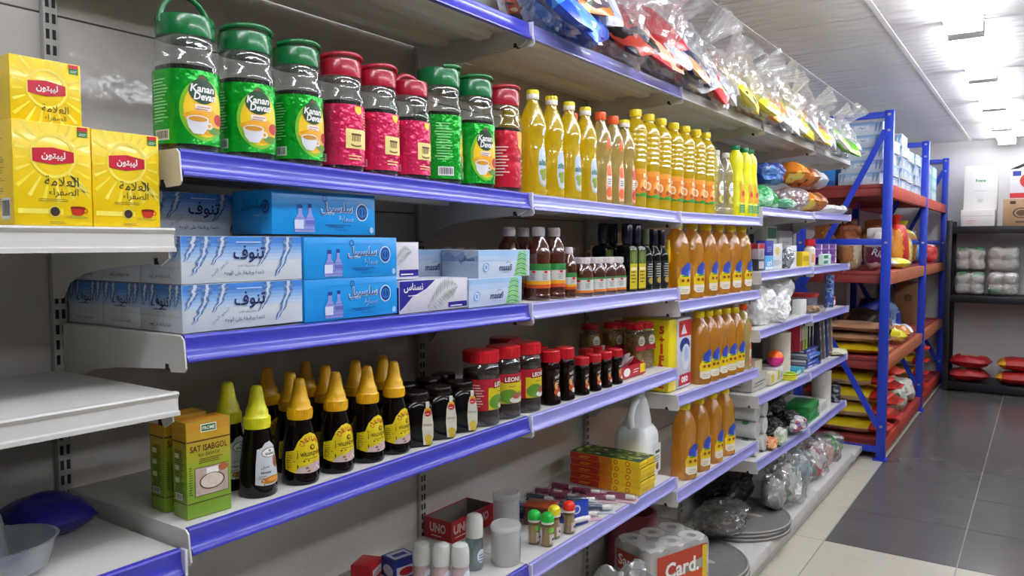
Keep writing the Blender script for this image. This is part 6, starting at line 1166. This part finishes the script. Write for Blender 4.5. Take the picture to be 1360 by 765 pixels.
for (x, y, cnt) in ((-1.115, 6.22, 5), (-1.115, 6.60, 4), (-1.10, 7.0, 5), (-1.115, 7.4, 4), (-1.1, 7.78, 4), (-1.12, 8.3, 4), (-1.12, 8.7, 4)):
    for q in range(cnt): place('tc', tissue_carton, (x + (.012 if q % 2 else 0), y, LEV[0] + .001 + .0885 * q), R((q * 7) % 5 - 2), 'pale blue carton on the rack top, %s up in the %s stack' % (ORD[q], ORD[n]), 'tissue carton', 'tissue cartons on the rack top')
    n += 1
putc(carton(.3, .26, .15, '#3a86d0', (('y', 'r', -.22, .06, -.1, .12, '#cfe0f0'), ('y', 'r', -.25, .005, -.01, .04, '#2a66b0'))), -1.29, 6.24, LEV[0] + .001, 0, 'bright blue carton with white patch on the rack top by the shelf end')
for q in range(3): putc(carton(.34, .28, .12, '#9fd0d8', (('x', 'r', -.14, .02, .14, .1, '#c8e4e8'), ('y', 'r', -.24, .02, -.04, .1, '#c8e4e8'))), -.97, 9.2, LEV[0] + .001 + .1205 * q, 0, 'aqua carton at the far end of the rack top, %s up' % ORD[q], 'carton', 'aqua cartons')
def sack(L, W, T, pal, seed, amp=.12, script=False):
    """printed woven sack lying flat; pal: body colour, end colour, panel colour"""
    bm_, em, pm = (mat(c, .4, bump=.25, bscale=120) for c in pal)
    def mf(u, v, s):
        if abs(u) > .72: return em
        if script and v < -.35: return pm if s < 0 else bm_
        if abs(v) < .5 and abs(u) < .5: return pm
        return bm_
    t = thing('rice_sack'); b = MB(); b.pillow(L, W, T, bm_, (0, 0, T * .52), 26, 16, amp, seed, 3, mf); b.build('sack_body', t, sharp=70)
    f = MB(); f.pillow(L * .10, W * .8, T * .16, em, (L * .5, 0, T * .5), 6, 10, .3, seed + 3); f.build('sewn_end', t)
    if script:
        def fn(u, s_, l):
            v = -1 + max(.001, W * .075 - s_) / (W * .5); t_ = max(0, 1 - abs(v) ** 3) ** .55; return (u, v * W / 2 * (1 + .12 * (1 - (2 * u / L) ** 2) - .06) - .006 - l, T * .52 - T / 2 * t_ * 1.0)
        g = MB(); d = Dec(g, fn, step=.02); d.text('Basmati Rice', -.04, W * .035, W * .05, mat('#3a2418', .5), L * .42, 1, slant=.3, bold=.01); d.oval(-L * .3, W * .035, .018, W * .03, mat('#8a5a1c', .5), 1); g.build('print', t)
    return t
SK = 'rice sacks on the blue rack'
yel3 = ('#e0c414', '#c02a1c', '#d4b89a')
for q in range(4): o = sack(.58, .34, .102, yel3, q + 1, .05, True); putc(o, -1.21, 6.27, LEV[3] + .002 + .117 * q, 3 * (q % 2) - 2, 'yellow rice sack with red end on the lowest rack deck, %s up' % ORD[q], 'rice sack', SK)
for q in range(4): o = sack(.58, .34, .102, yel3, q + 11, .05, True); putc(o, -1.20, 6.72, LEV[3] + .002 + .117 * q, 2 - 4 * (q % 2), 'yellow rice sack with red end, second pile behind the near post, %s up' % ORD[q], 'rice sack', SK)
for q in range(4): o = sack(.58, .34, .102, yel3, q + 21, .05, True); putc(o, -1.20, 8.35 + .01 * q, LEV[3] + .002 + .117 * q, 3 * (q % 2), 'yellow rice sack with red end beyond the middle post, %s up' % ORD[q], 'rice sack', SK)
soft('white_sack', .14, .22, .12, mat('#d8d0c0', .5, bump=.3, bscale=60), 71, 'cream sack at the foot of the middle rack post', 'sack', -1.05, 7.62, LEV[3] + .002, 0, .25, flat=False, partname='sack_body'); soft('white_sack', .12, .2, .14, mat('#c8d4c0', .5, bump=.3, bscale=60), 72, 'pale green-white sack beside the red sack ends', 'sack', -1.02, 7.15, LEV[3] + .002, 0, .3, flat=False, partname='sack_body')
# second deck up
o = sack(.5, .34, .074, ('#e2c41a', '#d8b414', '#d8c060'), 31); putc(o, -1.19, 6.28, LEV[2] + .002, 0, 'flat yellow sack at the near edge of the second rack deck', 'rice sack', SK)
for q in range(2): o = sack(.5, .33, .064, ('#b88a68', '#8a5a40', '#c8a488'), 33 + q); putc(o, -1.17, 6.27, LEV[2] + .09 + .078 * q, 3 * q, 'tan striped sack lying above the flat yellow one, %s up' % ORD[q], 'rice sack', SK)
soft('pet_food_bag', .2, .17, .16, foil_mix('#3a3028', '#8a5a2c', .3, 5, .5, '#4a6a9a'), 73, 'big brown and blue bag on the second rack deck behind the near post', 'bag', -1.16, 6.66, LEV[2] + .002, 0, .25, flat=False, partname='bag_body')
soft('pet_food_bag', .16, .2, .14, foil_mix('#1c2440', '#3a4a7a', .3, 5, .5), 74, 'dark navy bag slumped at the back of the second rack deck', 'bag', -1.31, 7.1, LEV[2] + .002, 0, .3, flat=False, partname='bag_body')
soft('pet_food_bag', .2, .2, .17, foil_mix('#2a3a9a', '#7a9ac8', .3, 4, .5, '#1a1a2a'), 75, 'blue bag with pale end on the second rack deck', 'bag', -1.24, 7.66, LEV[2] + .002, 0, .25, flat=False, partname='bag_body')
for k, (x, y, c, nm) in enumerate(((-1.02, 6.98, 'yellow', 'crumpled yellow packet leaning out past the near post'), (-1.02, 7.2, 'orange', 'orange-yellow packet at the front of the second deck'), (-1.02, 7.36, 'white', 'white packet at the front of the second deck'))):
    m = thing('snack_pack'); b = MB(); b.pillow(.24, .14, .12, SNK[c], (0, 0, .066), 14, 10, .2, k + 17); b.build('pack_body', m, sharp=60); putc(m, x, y, LEV[2] + .002, 8 * k - 8, nm, 'packet', 'packets on the second deck')
putc(carton(.3, .24, .42, '#a07a52', (('y', 'o', -.16, .22, -.08, .3, '#7a5638'),)), -1.02, 9.0, LEV[2] + .002, 0, 'brown cardboard carton standing on the second deck by the far post')
# third deck up
BG = [(-1.38, 6.19, .30, .085, .12, ('#d8ccb4', '#a06030', '#c8a880'), -10, 'cream and brown rice bag deepest in at the near end of the third deck'), (-1.195, 6.19, .30, .085, .12, ('#d4c6a8', '#8a4a24', '#b87a44'), 12, 'tan and brown rice bag in the middle of the near end of the third deck'),
      (-1.015, 6.19, .28, .08, .12, ('#dcd4cc', '#dcd4cc', '#7e1a48'), 22, 'white rice bag with maroon panels leaning toward the near post'), (-1.31, 6.52, .36, .12, .15, ('#a8682c', '#7a3c18', '#d0a468'), 0, 'orange-brown rice bag standing behind the tan one'), (-1.06, 6.48, .35, .11, .13, ('#c88a3c', '#8a4a20', '#b05a24'), -8, 'amber-brown rice bag behind the near post on the third deck')]
for k, (x, y, h, sx, sy, c, ln, nm) in enumerate(BG):
    ms = [mat(q_, .4, bump=.3, bscale=60) for q_ in c]; t = thing('rice_bag'); b = MB()
    b.blob(sx, sy, h * .52, ms[0], (0, 0, h * .5), 4, .2, 2.2, 180 + k, .5, floor=.001, sq=2.8, matf=lambda p, ms=ms, h=h, sx=sx: ms[1] if p.z > h * .74 else (ms[2] if (abs(p.z - h * .42) < h * .2 and abs(p.x - p.y * .4) < sx * .75) else ms[0])); b.fit(-sx, sx, -sy, sy, .001, h); b.build('bag_body', t, sharp=70)
    b = MB(); b.pillow(sx * 1.7, .07, .03, ms[1], (0, 0, 0), 12, 6, .4, k + 4); b.v = [(v[0], v[2], h * .98 + v[1]) for v in b.v]; b.build('folded_top', t, sharp=60); b = MB()
    if k == 2:
        d = Dec(b, lambda u, v, l, sy=sy, h=h: (u, -sy * 1.08 - l, h * .42 + v)); d.text('Rice', .0, .0, .05, mat('#e8dcd8', .5), .12, 1, rot=-.4, bold=.02); b.build('print', t)
    putc(t, x, y, LEV[1] + .003, ln, nm, 'rice bag', 'rice bags at the near end of the third deck')
for k, (x, y, h, c, nm) in enumerate(((-1.03, 7.12, .36, ('#d88a1c', '#c02a2c', '#e8d080'), 'orange and red sack tied at the top beside the near post'), (-1.06, 7.52, .3, ('#e0c860', '#a89878', '#e0dccc'), 'yellow and cream sack standing next to the tied one'), (-1.12, 8.15, .34, ('#b87a1c', '#e8d81c', '#c8a030'), 'golden sack with yellow tip behind the middle post'), (-1.1, 8.55, .26, ('#5a8ac8', '#a8c0e0', '#8aa8d8'), 'blue sack beyond the middle post'), (-1.05, 9.0, .2, ('#c83a3a', '#d8c0c0', '#d8d0d0'), 'low red and white sack near the far post'))):
    ms = [mat(q, .4, bump=.3, bscale=60) for q in c]; t = thing('tied_sack'); b = MB(); w = .13
    b.blob(w * .85, w * 1.15, h * .5, ms[0], (0, 0, h * .48), 4, .16, 2.2, 80 + k, .5, matf=lambda p, ms=ms: ms[1] if (p.y < .0 and p.x > -.03 and abs(p.y + .07) < .045) else (ms[2] if p.y > .02 else ms[0]), floor=.001, sq=2.8); b.build('sack_body', t, sharp=70)
    b = MB(); b.lathe([(.055, h * .88), (.025, h * .97), (.022, h), (.04, h * 1.1), (.055, h * 1.2)], ms[1], 14, n=2); b.build('tied_neck', t); putc(t, x, y, LEV[1] + .002, 20 * k, nm, 'rice sack', SK)
o = sack(.3, .2, .08, ('#e6dc3c', '#d8d8d8', '#e8e8e0'), 51); putc(o, -1.0, 6.80, LEV[1] + .002, 70, 'yellow and white packet lying at the foot of the tied orange sack', 'packet')

# ------------------------------------------------------------------ far wall goods
ZT = 1.7205
putc(carton(.5, .3, .165, '#dcd8d4', (('y', 'r', -.29, .1, -.01, .108, '#b8b2ac'), ('y', 'l', -.26, .03, -.16, .07, '#c08a7a', 2))), -.43, 9.53, ZT, 0, 'low white carton on the far shelf under the tall white one').rotation_euler = (0, 0, 0)
def wcarton(w, d, h, c, prints, x, y, z, label):
    t = thing('carton'); b = MB(); b.box(-w / 2, w / 2, -d / 2, d / 2, 0, h, mat(c, .5), .003); f = Dec(b, fy(-d / 2), eps=.0012)
    for p in prints:
        if p[0] == 'r': f.rect(*p[1:5], mat(p[5], .5), 1)
        elif p[0] == 't': f.text(p[5], p[1], p[2], p[3], mat(p[6], .5), p[4], 3, bold=.02)
        elif p[0] == 'o': f.ring(p[1], p[2], p[3], p[4], mat(p[5], .5), 1, asp=.7)
        elif p[0] == 'd': f.oval(p[1], p[2], p[3], p[4], mat(p[5], .5), 2)
    b.build('box_body', t); return putc(t, x, y, z, 0, label)
wcarton(.3, .12, .46, '#e6e4e0', (('t', 0, .31, .03, .12, 'Evana', '#3a9a5a'), ('r', -.06, .2, .06, .204, '#a8b0a8'), ('d', .0, .10, .025, .02, '#b8c8b8')), -.57, 9.5, ZT + .1655, 'tall white carton with green lettering on the far shelf')
wcarton(.36, .3, .27, '#a8845e', (('o', -.02, .13, .062, .075, '#3a2a1c'), ('d', -.02, .13, .045, .03, '#5a4430'), ('r', -.12, .22, -.07, .25, '#4a3424'), ('r', .0, .22, .05, .25, '#4a3424'), ('r', -.07, .03, .03, .05, '#5a4430')), -.185, 9.5, ZT, 'brown cardboard carton with round printed emblem on the far shelf')
t = wcarton(.3, .28, .3, '#e4e2e4', (('r', -.15, .01, .15, .06, '#c8302c'), ('d', .02, .18, .09, .08, '#c83a34'), ('d', .05, .16, .05, .07, '#2a4a9a'), ('r', -.13, .23, -.06, .28, '#2a3a8a')), -.16, 9.5, ZT + .2705, 'white carton with red and blue print on the brown carton')
b = MB(); b.prism([(-.15, .3), (-.15, .303), (-.02, .36), (-.02, .357)], 'y', -.14, .14, mat('#3a3834', .6)); b.build('open_flap', t)
pw = mat('#d8d2c4', .6, bump=.3, bscale=30)
for k, (x, z, nm) in enumerate(((-.64, 0, 'lower bundle of wrapped packs next to the rack, green band'), (-.345, 0, 'lower bundle of wrapped packs away from the rack, sagging'), (-.64, .258, 'upper bundle of wrapped packs next to the rack'), (-.345, .258, 'upper bundle of wrapped packs away from the rack, all white'))):
    t = thing('wrapped_bundle'); gb = mat('#5a9a6a', .4); 
    for i in (-1, 1):
        for j in range(2):
            b = MB(); b.blob(.066, .09, .06, pw, (.067 * i, 0, .064 + .12 * j), 3, .12, 2, 90 + k * 5 + i + j, .3, sq=3.4, floor=.004, matf=(lambda c, j=j, k=k: gb if (k in (0, 2) and j == (1 if k == 2 else 1) and c.z > .2 and c.x > -.1) or (k == 1 and c.z < .07 and c.x < .04) else pw)); b.build('wrapped_pack', t)
    b = MB(); b.blob(.142, .105, .128, clear('#ffffff', .12, .1, .4, 30, body=.3, bodyhex='#ffffff'), (0, 0, .126), 4, .1, 3, 95 + k, .5, floor=0, sq=4.5); b.fit(-.142, .142, -.105, .105, .0, .253); b.build('film', t, flat=True)
    putc(t, x, 9.47, 1.0065 + z, 0, nm, 'wrapped bundle', 'wrapped bundles on the far shelf')
for k, (x, y, z, rz, nm) in enumerate(((-.62, 9.42, .103, 5, 'red sack with brown panel, lower of two beside the rack'), (-.61, 9.43, .243, -3, 'red sack with brown panel, upper of two beside the rack'), (-.17, 9.42, .103, -4, 'red and yellow sack on the far low board, bottom one'), (-.16, 9.44, .243, 4, 'red and yellow sack on the far low board, top one'))):
    o = sack(.36 if k < 2 else .42, .30, .13, ('#b01f24', '#a01c20', '#b09a78') if k < 2 else ('#b8241e', '#d8a01c', '#a81f2c'), 61 + k); putc(o, x, y, z, rz, nm, 'rice sack', 'red sacks at the far wall')
